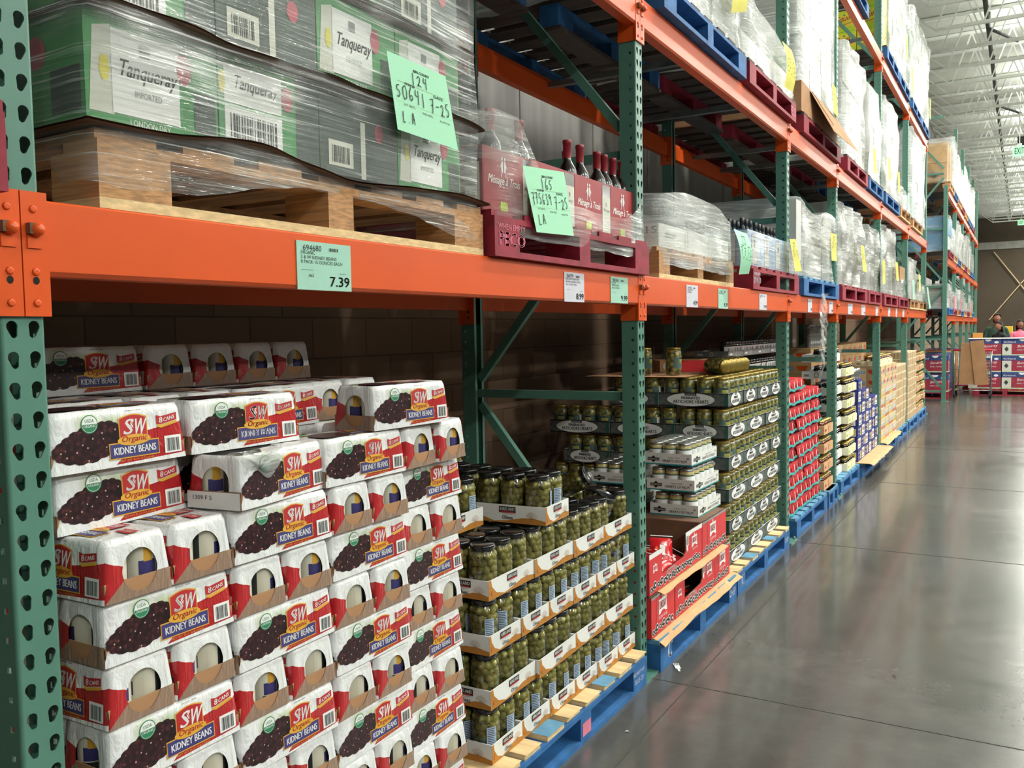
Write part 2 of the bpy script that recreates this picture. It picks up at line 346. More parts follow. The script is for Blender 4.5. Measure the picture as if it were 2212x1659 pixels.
# ---------------------------------------------------------------- room
CEIL = 8.9; CH = 7.6; WALLX = -1.6; FARY = 70
def room():
    m = MB(); m.add([(-3, -10, 0), (34, -10, 0), (34, FARY+1, 0), (-3, FARY+1, 0)], [(0, 1, 2, 3)]); struct(m.obj('floor', 'concrete'))
    k = 0
    for y in (3.56, 6.36, 9.16, 11.96, 14.76, 20.4, 26):
        m = MB(); m.box(-1.6, 30, y-.003, y+.003, .0002, .0012); k += 1; struct(m.obj('trim_%d' % k, 'joint'))
    for x in (.215, 3.05, 6):
        m = MB(); m.box(x-.0028, x+.0028, -5, FARY, .0002, .0011); k += 1; struct(m.obj('trim_%d' % k, 'joint'))
    m = MB(); m.box(WALLX-.25, WALLX, -10, FARY, 0, 2.03); struct(m.obj('wall_left', 'block_wall'))
    m = MB(); m.box(WALLX-.25, WALLX-.02, -10, FARY, 2.03, CEIL)
    for i in range(66):
        y = -9+i*1.2; m.box(WALLX-.03, WALLX-.012, y, y+.02, 2.05, CEIL)
    struct(m.obj('wall_left_upper', 'liner'))
    m = MB(); m.box(WALLX, 34, FARY, FARY+.3, 0, 6.7); m.box(WALLX, 34, FARY, FARY+.3, 7.2, CEIL, 0); struct(m.obj('wall_far', 'far_wall'))
    m = MB(); m.box(WALLX, 34, FARY-.1, FARY+.3, 6.7, 7.2); k += 1; struct(m.obj('trim_%d' % k, 'load_grey'))
    m = MB(); m.box(WALLX-.2, 34, -10, FARY+.3, CEIL, CEIL+.1)
    struct(m.obj('ceiling', 'deck'))
    m = MB()   # pale steel column standing against the block wall
    m.box(-1.56, -1.42, 12.9, 13.15, 0, 6.5); k += 1; struct(m.obj('trim_%d' % k, 'white'))
pm('joint', '#3b3b36', .8); pm('far_wall', '#4f4538', .85, var=.1, scale=.6)
room()
def roof_truss(y, i):
    def mk():
        m = MB(); x0 = -1.55; x1 = 30
        m.box(x0, x1, -.04, .04, CEIL-.09, CEIL-.02)
        m.box(-.22, x1, -.038, .038, CH, CH+.065)
        o = m.obj('roof_truss', 'truss_white')
        w = MB(); n = 34; p = (x1+.22)/n
        w.bar((x0, 0, CEIL-.1), (-.22, 0, CH+.03), .035, .035)
        for j in range(n):
            a = -.22+j*p; w.bar((a, 0, CH+.03), (a+p/2, 0, CEIL-.06), .03, .03); w.bar((a+p/2, 0, CEIL-.06), (a+p, 0, CH+.03), .03, .03)
        w.obj('web', 'truss_white', o); return o
    place('truss', mk, (0, y, 0), 0, 'white open-web steel joist spanning the ceiling above the aisle, one of a long row', 'roof joist', 'white roof joists under the ceiling deck')
y = 17.3; i = 0
while y < 62:
    roof_truss(y, i); y += 1.6; i += 1
def pipes():
    m = MB(); m.tube([(.66, 8, 8.3), (.66, 68, 8.3)], .05, 10)
    for y in range(12, 66, 4): m.bar((.66, y, 8.3), (.66, y, CEIL), .03, .03)
    tag(m.obj('sprinkler_pipe', 'pipe'), 'long dark sprinkler pipe running the length of the aisle under the ceiling', 'pipe')
    for k, (x, y) in enumerate(((.95, 23.4), (1.0, 31.6))):
        m = MB(); m.tube([(.66, y-.3, 8.25), (x+.3, y+.6, 8.1)], .035, 8); tag(m.obj('branch_pipe', 'pipe'), 'short dark branch pipe slanting off the sprinkler pipe, '+('nearer of the two' if k == 0 else 'farther of the two'), 'pipe')
    m = MB(); m.box(1.2, 34, 33.9, 34.15, 7.4, 7.75); tag(m.obj('roof_girder', 'pipe'), 'dark steel girder crossing below the joists far down the aisle', 'girder')
pipes()
def exit_sign(y, z, lab):
    t = thing('exit_sign', lab, 'sign', (1.28, y, z))
    m = MB(); m.box(-.17, .17, -.05, .05, 0, .3); m.obj('case', 'exit_glow', t)
    m = MB(); a = m.art((-.17, -.052, 0), (1, 0, 0), (0, 0, 1)); a.text('EXIT', .05, .06, .24, .18, 0, 1, bold=.006); m.obj('lettering', 'usda', t)
    m = MB(); m.tube([(0, 0, .3), (0, 0, CEIL-z)], .012, 6); m.box(-.06, .06, -.03, .03, .3, .37); m.obj('stem', 'truss_white', t)
exit_sign(30, 6.42, 'pale green lit exit sign hanging on a rod high over the aisle')
exit_sign(58, 7.1, 'distant pale green exit sign hanging near the dark far wall')
def lamp(x, y, e):
    def mk():
        t = bpy.data.objects.new('highbay_lamp', None); col.objects.link(t)
        m = MB(); m.lathe([(.27, 0), (.27, .03), (.2, .22), (.08, .34)], 20); m.obj('reflector', 'galv', t)
        m = MB(); m.lathe([(.25, -.004), (.25, .004)], 20); m.obj('lens', 'lamp_glow', t)
        m = MB(); m.tube([(0, 0, .34), (0, 0, CEIL-7.4)], .012, 6); m.obj('hanger', 'pipe', t)
        ld = bpy.data.lights.new('lamp_light', 'AREA'); ld.shape = 'DISK'; ld.size = .5; ld.energy = 390; ld.color = (1, .985, .90)
        lo = bpy.data.objects.new('lamp_light', ld); col.objects.link(lo); lo.parent = t; lo.location = (0, 0, -.012)
        up = bpy.data.lights.new('uplight', 'AREA'); up.shape = 'DISK'; up.size = .4; up.energy = 390*.65; up.color = (1, 1, .93)
        uo = bpy.data.objects.new('uplight', up); col.objects.link(uo); uo.parent = t; uo.location = (0, 0, .36); uo.rotation_euler = (math.pi, 0, 0); return t
    place('lamp', mk, (x, y, 7.4), 0, 'round high-bay lamp hanging from the roof over the aisle', 'lamp', 'high-bay lamps hanging over the aisles')
for y in range(-6, 67, 6):
    for x in (2.6, 9.0, 15.5):
        if not (x < 4 and y < 2): lamp(x, y, 1)
# ---------------------------------------------------------------- storage rack
PY = [.887, 3.616, 6.377, 8.240, 11.000, 13.761, 16.522]    # far edge of each upright
Z1, Z2, Z3, BH = 1.6425, 2.826, 4.50, .127
def tear(cy, cz, s):
    pts = []; r = .0095
    for a in range(-20, 201, 20): pts.append((cy+r*math.cos(R(a)), cz+r*math.sin(R(a))))
    q = .0058; c = cy+s*.0028
    for a in (200, 240, 270, 300, 340): pts.append((c+q*math.cos(R(a)), cz-.0135+q*math.sin(R(a))))
    return pts
def post_mesh(H=6.1):
    m = MB(); P = .0508; W = .038; n = int(H/P); ph = .0318
    fr = m.art((0, 0, 0), (0, 1, 0), (0, 0, 1), 0); sa = m.art((0, -W, 0), (1, 0, 0), (0, 0, 1), 0); sb = m.art((0, W, 0), (-1, 0, 0), (0, 0, 1), 0)
    def rim(A, loop, d):
        k = len(loop); f = [A.P(u, v, 0) for u, v in loop]; b = [p-A.N*d for p in f]
        m.add(f+b, [(i, (i+1) % k, k+(i+1) % k, k+i) for i in range(k)])
    ph -= P
    for k in range(n):
        z = ph+k*P-.02; c = z+.02+.0254*0
        t1 = tear(-.0187, z+.022, 1); t2 = tear(.0187, z+.022, -1)
        z0, z1 = z, z+P
        fr.poly([(-W+.006, z0), (W-.006, z0), (W-.006, z1), (-W+.006, z1)], 0, 0, (list(reversed(t1)), list(reversed(t2))))
        rim(fr, t1, .003); rim(fr, t2, .003)
        for A, s in ((sa, 1), (sb, -1)):
            q = [(s*-.031, z+.0), (s*-.020, z+.0), (s*-.020, z+.011), (s*-.031, z+.011)]
            if s < 0: q = list(reversed(q))
            zz = z-.016
            A.poly([(s*-.076, zz), (s*-.006, zz), (s*-.006, zz+P), (s*-.076, zz+P)][::s], 0, 0, (list(reversed(q)),)); rim(A, q, .003)
    zb, zt = ph-.02, ph-.02+n*P
    for s in (1, -1):
        vs = []; 
        for i in range(5):
            a = R(90*i/4); vs += [(-.006+.006*math.cos(a), s*(W-.006+.006*math.sin(a)), zz) for zz in (0, zt)]
        m.add(vs, [((2*i, 2*i+2, 2*i+3, 2*i+1) if s > 0 else (2*i+1, 2*i+3, 2*i+2, 2*i)) for i in range(4)], 0, True)
        m.box(-.076, -.074, s*(W-.018), s*W, 0, zt)
        m.box(-.076, -.006, s*W-.0025 if s > 0 else s*W, s*W if s > 0 else s*W+.0025, 0, .02)
    return m
def upright(Y, lab, x0=0, H=5.92, top=None):
    def mk():
        t = bpy.data.objects.new('upright_frame', None); col.objects.link(t)
        p = post_mesh(H).obj('front_post', 'post_green', t)
        q = bpy.data.objects.new('rear_post', p.data); col.objects.link(q); q.parent = t; q.location = (-.914, 0, 0); q.rotation_euler = (0, 0, math.pi)
        for i, z in enumerate((.2, 1.243, 2.29, 3.42, 4.5, 5.6)):
            m = MB(); m.box(-.84, -.074, -.019, .019, z-.019, z+.019); m.obj('brace', 'post_green', t)
        for a, b in (((-.08, .27), (-.83, 1.19)), ((-.83, 1.31), (-.08, 2.22)), ((-.08, 2.40), (-.83, 3.33)), ((-.83, 3.5), (-.08, 4.42)), ((-.08, 4.6), (-.83, 5.5))):
            m = MB(); m.bar((a[0], 0, a[1]), (b[0], 0, b[1]), .038, .03); m.obj('brace', 'post_green', t)
        for x in (-.02, -.894):
            m = MB(); m.box(x-.075, x+.065, -.09, .09, 0, .009)
            for sx in (-1, 1): m.lathe([(.012, .009), (.012, .017), (.006, .018), (.006, .028)], 6, x+sx*.05, .068*sx)
            m.obj('base_plate', 'post_green', t)
        return t
    return place('upright%g' % H, mk, (x0, Y-.038, 0), 0, lab, 'rack upright', 'green rack upright frames')
UL = ['green perforated upright frame at the left edge, beside the stacked bean packs', 'green perforated upright frame between the jarred olives and the red olive cartons',
 'green perforated upright frame between the artichoke jars and the red fruit cups', 'green perforated upright frame between the tan jar trays and the cream jar trays',
 'green perforated upright frame between the blue pineapple cartons and the peach cup cartons', 'green perforated upright frame before the last bay of the near rack', 'green perforated upright frame ending the near rack at the cross aisle']
for y, l in zip(PY, UL): upright(y, l)
def beam(y0, L, z, lab, x=0, rear=False, tags=''):
    def mk():
        o = MB(); c = .008
        prof = [(-.045, 0), (-.002, 0), (.006, c), (.006, BH-.004), (.002, BH), (-.022, BH), (-.022, BH-.03), (-.045, BH-.03)]
        o.ext(prof, 0, L, lambda u, v, w: (u, w, v)); t = bpy.data.objects.new('rack_beam', None); col.objects.link(t); o.obj('beam_bar', 'orange', t)
        for s, yb in ((1, 0), (-1, L)):
            m = MB(); fr = sorted((yb-s*.0368, yb+s*.0085))
            m.box(.0005, .0075, fr[0], fr[1], -.068, .139); sd = sorted((yb, yb+s*.0042)); m.box(-.078, .004, sd[0], sd[1], -.068, .139); cn = m.obj('connector', 'orange', t)
            cy = yb-s*.016
            m = MB()
            for z_ in (.11, .006, -.046):
                T = Matrix.Translation((.0075, cy, z_)) @ Matrix.Rotation(R(90), 4, 'Y'); m.lathe([(.0068, 0), (.006, .0025), (.0035, .0032)], 12, mi=0, T=T)
            m.obj('rivet', 'orange', cn)
            m = MB(); T = Matrix.Translation((.0075, cy+.001, .074)) @ Matrix.Rotation(R(78), 4, 'Y')
            m.box(.0075, .0105, cy-.013, cy+.012, .045, .066); m.lathe([(.0115, 0), (.0115, .012), (.008, .019), (.003, .021)], 14, T=T); m.box(.0075, .02, cy-.014, cy-.004, .068, .086, 1); m.obj('locking_pin', ['orange', 'kraft_dark'], cn)
            m = MB(); A = m.art((.0075, cy, -.0085), (0, 1, 0), (0, 0, 1)); A.ell(0, 0, .0055, .0065, 0)
            B = m.art((-.05, yb, 0), (1, 0, 0), (0, 0, 1), .0006) if s < 0 else m.art((-.05, yb+.0042, 0), (-1, 0, 0), (0, 0, 1), .0006)
            for v_ in (-.008, -.035): B.ell(-.003*s, v_, .006, .0065, 0)
            B.ell(-.003*s, -.055, .007, .0075, 1); m.obj('bolt_hole', ['dark_hole', 'bolt'], cn)
        return t
    rot = math.pi if rear else 0
    loc = (-.914, y0+L, z) if rear else (x, y0, z)
    return place('beam%.3f' % L, mk, loc, rot, lab, 'rack beam', 'orange rack beams')
BN = ['first', 'second', 'short third', 'fourth', 'fifth', 'sixth']
for i in range(6):
    y0, L = PY[i], PY[i+1]-PY[i]-.076
    for z, nm in ((Z1, 'lower'), (Z2, 'middle'), (Z3, 'upper')):
        beam(y0, L, z, 'orange %s front beam of the %s bay from the left post' % (nm, BN[i]))
        beam(y0, L, z, 'orange %s rear beam of the %s bay, by the wall' % (nm, BN[i]), rear=True)
        if nm != 'lower':
            for k in (0, 1):
                m = MB(); yy = y0+L*(.3+.4*k); m.box(-.868, -.046, yy-.02, yy+.02, z+BH-.06, z+BH-.03)
                tag(m.obj('pallet_support', 'galv'), 'grey steel cross bar under the %s shelf of the %s bay, %s one' % (nm, BN[i], 'nearer' if k == 0 else 'farther'), 'support bar', 'steel pallet supports')
# bay running off to the left of the first post
beam(PY[0]-.076-2.653, 2.653, Z1, 'orange lower front beam running out of view left of the left post')
beam(PY[0]-.076-2.653, 2.653, Z2, 'orange middle front beam out of view left of the left post')
# ---------------------------------------------------------------- pallets
def pallet(y0, y1, z, style, lab, x1=.03, D=1.05, grp='pallets under the stock', marks=None, rot=0):
    W = y1-y0
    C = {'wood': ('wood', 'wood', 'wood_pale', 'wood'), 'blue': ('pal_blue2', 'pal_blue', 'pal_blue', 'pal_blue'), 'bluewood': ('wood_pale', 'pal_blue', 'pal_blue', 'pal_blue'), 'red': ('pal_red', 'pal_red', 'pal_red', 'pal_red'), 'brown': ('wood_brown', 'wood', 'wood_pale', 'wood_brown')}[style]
    if z > 2:   # high shelves: bare boards coloured dark to stand in for shade, between painted blocks
        C = (('wood_baked_shade',)+C[1:]) if style in ('blue', 'red') else C
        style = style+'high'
    def mk():
        t = bpy.data.objects.new('pallet', None); col.objects.link(t); rd = random.Random(int(W*100))
        bw = .15*W/1.25
        for y in (0, W/2-.045, W-bw):
            w = bw if y != W/2-.045 else .09
            for x in (-.14, -D/2-.05, -D):
                m = MB(); m.box(x, x+.14 if x > -.2 or x == -D else x+.1, y, y+w, .02, .106); m.obj('block', C[1], t)
        for x in (-.12, -D/2-.06, -D): m = MB(); m.box(x, x+.12 if x != -.12 else 0, 0, W, 0, .02); m.obj('bottom_board', C[2] if x == -.12 or z < 2 else 'wood_baked_shade', t)
        for x in (-.1, -D/2-.05, -D): m = MB(); m.box(x, x+.1, 0, W, .106, .124); m.obj('stringer_board', C[3], t)
        n = 8 if style == 'bluewood' else 7
        for i in range(n):
            w = .105 if i % 2 else .125
            if style != 'bluewood': w = .13
            y = i*(W-w)/(n-1); m = MB(); m.box(-D, -rd.uniform(0, .012), y, y+w, .124, .143)
            if style == 'bluewood': m.box(-D, -.0, y, y+w, .1425, .1435, 1 if i in (2, 5) else 0)
            m.obj('deck_board', [C[0], 'pal_blue2'], t)
        return t
    o = place('pallet%s%.2f' % (style, W), mk, (x1, y0, z), rot, lab, 'pallet', grp)
    if marks:
        m = MB(); a = m.art((.0006, 0, 0), (0, 1, 0), (0, 0, 1)); marks(a, W); q = m.obj('stencil', ['sign_white', 'pink_paint'], o)
    return o
pm('pink_paint', '#d77a90', .7)
# ---------------------------------------------------------------- floor-level stock
def barcode(a, u, v, w, h, wh, bk, l=1): a.rect(u, u+w, v, v+h, wh, l); a.bars(u+w*.12, v+h*.1, w*.76, h*.75, bk, 13, l+1)
# --- kidney bean packs
BL, BW, BHt = .302, .150, .1125
def bean_pack(opened=False, turn=0):
    t = bpy.data.objects.new('bean_pack', None); col.objects.link(t)
    a, b, H = BW/2-.001, BL/2-.001, BHt
    m = MB(); m.uv = {}
    nu, nv = 96, 10
    def side(s, tt):
        k = int(min(s, 3.9999)); q = s-k; aa, bb = a-.006*tt, b-.004*tt
        x, y = [(aa, -bb+2*bb*q), (aa-2*aa*q, bb), (-aa, bb-2*bb*q), (-aa+2*aa*q, -bb)][k]
        r = .006+.018*tt
        ix, iy = max(-aa+r, min(aa-r, x)), max(-bb+r, min(bb-r, y)); d = Vector((x-ix, y-iy))
        if d.length > 1e-6: d = d.normalized()*r; x, y = ix+d.x, iy+d.y
        if k % 2: y *= 1-.02*math.sin(q*2*math.pi)**2*tt
        z = H*tt
        if tt > .9: g = (tt-.9)/.1; z = H*(.9+.1*math.sin(g*math.pi/2)); sh = 1-.045*g*g; x *= sh*1.0; y *= 1-.022*g*g
        return Vector((x, y, z))
    for j in range(nv+1):
        for i in range(nu+1): m.uv[len(m.v)] = (4*i/nu, j/nv); m.v.append(tuple(side(4*i/nu, j/nv)))
    for j in range(nv):
        for i in range(nu): q = j*(nu+1)+i; m.f.append((q, q+1, q+nu+2, q+nu+1)); m.m.append(0); m.sm.append(True)
    base = nv*(nu+1)   # top skin pulled over the can rims
    rings = [base]
    for r_ in (.86, .6, .3):
        rings.append(len(m.v))
        for i in range(nu+1):
            p = side(4*i/nu, 1); x, y = p.x*r_, p.y*r_
            z = H+.0005-.003*max(0, math.sin(x/.0375*math.pi)**2*0+math.cos(y/.0755*2*math.pi+math.pi)*.5+.2)
            m.uv[len(m.v)] = (4*i/nu, 1.5); m.v.append((x, y, z))
    for q0, q1 in zip(rings, rings[1:]):
        for i in range(nu): m.f.append((q0+i, q0+i+1, q1+i+1, q1+i)); m.m.append(7 if opened and (i < 6 or i > 66) else 0); m.sm.append(True)
    m.f.append(tuple(rings[-1]+i for i in range(nu))); m.m.append(7 if opened else 0); m.sm.append(False)
    mats = ['bean_film', 'bean_print', 'gold', 'purple', 'red', 'white', 'ink', 'film_thin', 'usda', 'sage']
    def front_art(A):
        L = 2*b
        def U(x): return x*L
        def V(x): return x*H
        rd = random.Random(3); pts = []
        for px, py in ((.02, .38), (.035, .27), (.08, .2), (.16, .155), (.25, .15), (.34, .19), (.42, .27), (.49, .36), (.5, .55), (.48, .68), (.44, .77), (.38, .79), (.32, .76), (.26, .73), (.19, .68), (.13, .61), (.08, .53), (.04, .46)):
            pts.append((px, py))
        q = []
        for i in range(len(pts)):
            (x0, y0), (x1, y1) = pts[i], pts[(i+1) % len(pts)]
            for k in range(3):
                f = k/3; bx, by = x0+(x1-x0)*f, y0+(y1-y0)*f; g = .013*math.sin(f*math.pi); dx, dy = bx-.27, by-.45; dl = math.hypot(dx, dy*.4)
                q.append((U(bx+dx/dl*g), V(by+dy/dl*g*1.2)))
        A.poly(q, 1, 1)
        A.ell(U(.274), V(.775), .0175, .0175, 8, 2, 24); A.ell(U(.274), V(.775), .0158, .0158, 5, 3, 24); A.ell(U(.274), V(.775)+.0, .0150, .0150, 8, 4, 16, 180, 360)
        A.text('USDA', U(.274)-.0095, V(.775)+.003, .019, .0065, 8, 4); A.text('ORGANIC', U(.274)-.0125, V(.775)-.006, .025, .0048, 5, 5)
        u0, u1, v0, v1 = U(.485), U(.685), V(.44), V(.86)
        def shield(g, mi, l): A.poly([(u0-g, v0-g), (u1+g, v0-g), (u1+g, v1*.93+g)]+[(u1+g-(u1-u0+2*g)*k/8, v1*.93+g+(.07*v1)*math.sin(math.pi*k/8)) for k in range(1, 8)]+[(u0-g, v1*.93+g)], mi, l)
        shield(.0022, 2, 2); shield(0, 4, 3)
        A.text('S', u0+.006, v0+.010, .019, .030, 5, 4, .25, bold=.0012); A.text('&', u0+.021, v0+.022, .009, .013, 5, 5, .1); A.text('W', u0+.027, v0+.008, .026, .031, 5, 4, .25, bold=.0012)
        A.rect(U(.398), U(.775), V(.125), V(.405), 2, 3); A.rect(U(.404), U(.769), V(.145), V(.385), 3, 4)
        A.text('KIDNEY BEANS', U(.43), V(.20), U(.315), V(.125), 5, 5, bold=.0008)
        A.ell(U(.585), V(.43), U(.125), V(.095), 2, 5, 24); A.text('Organic', U(.485), V(.37), U(.19), V(.135), 4, 6, .25, bold=.0006)
        A.text('SINCE 1896', U(.53), V(.93), U(.12), V(.025), 6, 2)
        A.text('NET WT 8-15 OZ CANS', U(.47), V(.075), U(.26), V(.03), 2, 2)
        A.poly([(U(.765), V(.65)), (U(.80), V(.64)), (U(.93), V(.70)), (U(.93), V(.83)), (U(.80), V(.78)), (U(.765), V(.81))], 4, 2)
        A.text('8', U(.785), V(.665), U(.025), V(.10), 5, 3, .1, bold=.0008); A.text('CANS', U(.82), V(.675), U(.09), V(.07), 5, 3, .1, .20, bold=.0006)
        A.poly([(U(.77), V(.60)), (U(.80), V(.575)), (U(.93), V(.64)), (U(.93), V(.69)), (U(.80), V(.63)), (U(.77), V(.645))], 2, 3)
        barcode(A, U(.82), V(.11), U(.135), V(.31), 5, 6, 2)
    n = Vector((-.006, 0, H)).normalized()
    front_art(m.art((a+.0004, -b, 0), (0, 1, 0), n, .00035)); front_art(m.art((-a-.0004, b, 0), (0, -1, 0), Vector((.006, 0, H)).normalized(), .00035))
    if not opened:
        T = m.art((a-.012, -b+.02, H+.0012), (0, 1, 0), (-1, 0, 0), .0006)
        T.poly([(.01, .02), (.04, .008), (.09, .01), (.12, .03), (.12, .07), (.09, .10), (.04, .10), (.01, .07)], 1, 1)
        T.rect(.11, .22, .01, .05, 2, 1); T.rect(.113, .217, .013, .047, 3, 2); T.text('KIDNEY BEANS', .118, .022, .094, .016, 5, 3); T.ell(.165, .058, .036, .014, 2, 3); T.text('Organic', .14, .05, .05, .016, 4, 4, .2)
        T.rect(.14, .195, .07, .112, 4, 1); T.text('S&W', .145, .077, .045, .028, 5, 2, .2); T.rect(.215, .255, .06, .085, 4, 1); T.text('8 CANS', .22, .067, .032, .011, 5, 2); T.ell(.03, .105, .018, .012, 9, 0)
    m.obj('shrink_film', mats, t)
    m = MB()
    for s in (1, -1):
        m.box(-a+.003, a-.003, s*(b-.0045), s*(b-.003), .001, .037); m.box(s*(a-.004), s*(a-.003), -b+.003, b-.003, .001, .034)
    m.box(-a+.003, a-.003, -b+.003, b-.003, .0, .0015)
    if opened:
        A = m.art((a+.001, b, 0), (0, 1, 0), (0, 0, 1)); 
        A = m.art((-a, -b-.0008, 0), (1, 0, 0), (0, 0, 1)); A.rect(.004, .144, .0, .036, 1, 0); A.text('1309 F 5', .02, .019, .05, .009, 2, 1)
    m.obj('cardboard_tray', ['kraft', 'white', 'ink'], t)
    cs = [(x, y) for x in (-.0325, .0325) for y in ((-.1065, .1065) if not opened else (-.1065, -.036, .036, .1065))]
    for i, (x, y) in enumerate(cs):
        def mkcan():
            c = MB(); c.lathe([(.031, .0), (.0325, .002), (.0325, .005), (.0318, .006), (.0318, .102), (.0325, .103), (.0325, .106), (.0308, .106), (.030, .103)], 24, mi=1)
            for k, (a0, a1, z0, z1, mi) in enumerate(((-58, -28, .056, .085, 2), (-75, -15, .032, .058, 3), (-80, -25, .012, .03, 4), (60, 95, .01, .1, 4), (165, 205, .06, .085, 2), (150, 220, .034, .058, 3), (20, 60, .012, .1, 0))):
                def fn(u, v): an = R(a0+(a1-a0)*u); return (.0322*math.cos(an), .0322*math.sin(an), z0+(z1-z0)*v)
                c.grid(fn, 8, 1, mi)
            def body(u, v): an = 2*math.pi*u; return (.0320*math.cos(an), .0320*math.sin(an), .007+.095*v)
            c.grid(body, 24, 1, 0, True)
            return c.obj('can', ['cream_label', 'lid_steel', 'gold', 'purple', 'ink'])
        if 'can' in _pr: c = clone(_pr['can'])
        else: c = _pr['can'] = mkcan()
        c.parent = t; c.location = (x, y, .0015); c.rotation_euler = (0, 0, [0, 2.2, 4, 1.2, 3, 5.2, .5, 2][(i+turn) % 8]+turn*1.3)
    if opened:
        m = MB(); rd = random.Random(4)
        def fl(u, v): return (a+.002+.018*math.sin(u*3)*v, -b+.012+.11*u+.01*math.sin(v*9), .07+.055*v+.014*math.sin(u*7+v*3))
        m.grid(fl, 12, 6); m.obj('torn_film', 'film_white', t)
    return t
pm('cream_label', '#dcd9c6', .35, var=.04)
for k in range(1): 
    pallet(.93, 2.19, 0, 'blue', 'blue pallet under the stacked bean packs, mostly hidden', x1=.03, D=1.2)
rb = random.Random(77)
def LV(k): return .1445+.1145*k
COLY = [.947, 1.2495, 1.553, 1.857]; CX = [.032, .03, .027, -.005]
def bp(x, y, z, rot, lab, key='bean'):
    if key == 'bean': key = rb.choice(('bean', 'bean1', 'bean2'))
    return place(key, (lambda: bean_pack(key == 'beanopen', {'bean1': 1, 'bean2': 3}.get(key, 0))), (x, y, z), rot, lab, 'bean pack', 'shrink-wrapped eight-can packs of kidney beans')
cn = ['first', 'second', 'third', 'fourth']
def bean_block(c, k, row=0, n=2):
    rd = random.Random(c*50+k*3+row); y0 = COLY[c]; x0 = CX[c]-.303*row+rd.uniform(-.003, .003); long_ = (k+c) % 2 == 1
    if row % 2: long_ = not long_
    where = '%s column from the left, %s' % (cn[c], lay(k))
    if row: where += ', set back'
    if long_:
        for j in range(n): bp(x0-.0755-.151*j, y0+.151, LV(k), rd.uniform(-.012, .012), 'printed-side bean pack, '+where+(', behind another' if j else ''))
    else:
        for j in (0, 1): bp(x0-.151, y0+.0755+.151*j, LV(k), R(-90)+rd.uniform(-.015, .015), 'end-on bean pack, %s, %s of two' % (where, 'nearer' if j == 0 else 'farther'))
for c in range(4):
    for k in range(9):
        if k == 8 and c == 3: pass
        bean_block(c, k)
for k in range(0, 9): bean_block(0, k, 1)
for c in (1, 2, 3):
    for k in (7, 8): bean_block(c, k, 1)
# --- packs above and behind the front face of the bean stack
for c in (1, 2, 3):
    for k in (9, 10): bean_block(c, k, 1)
bean_block(0, 9, 1); bean_block(0, 10, 1)
for c in range(4): bp(-.652, COLY[c]+.151, LV(10), 0, 'bean pack at the back of the %s column, under the dim top row' % cn[c])
bp(-.085-.0755, 1.085, LV(9), .05, 'long printed bean pack set back on the first column, lower of the two resting there')
bp(-.062-.0755, 1.07, LV(10), .02, 'long printed bean pack set back on the first column, upper of the two resting there')
bp(-.045, 1.40, LV(9), R(7), 'torn-open bean pack showing silver can tops, its wrapper peeled back', 'beanopen')
bp(-.235, 1.385, LV(9)+.0005, R(4), 'long printed bean pack half hidden behind the torn-open pack')
bp(-.062-.0755+.01, 1.385, LV(10), R(-4), 'long printed bean pack resting just behind and above the torn-open pack')
bp(.03-.0755, 1.69, LV(9), -.03, 'long printed bean pack right of the torn-open pack, topmost of the third column front')
for j in (0, 1): bp(.03-.151, 1.905+.152*j, LV(9), R(-90)+.05, '%s of two end-on bean packs directly under the skewed top pack' % ('nearer' if j == 0 else 'farther'))
bp(-.035, 1.875, LV(10)+.001, -.09, 'lone skewed bean pack at the very top right of the bean stack')
bp(-.5-.0755, 1.30, LV(11), 0, 'dim long bean pack at the left of the rearmost top row')
for j in range(4): bp(-.5-.151, 1.535+.151*j, LV(11), R(-90), 'dim end-on bean pack in the rearmost top row, %s from the left post' % od(j+1))
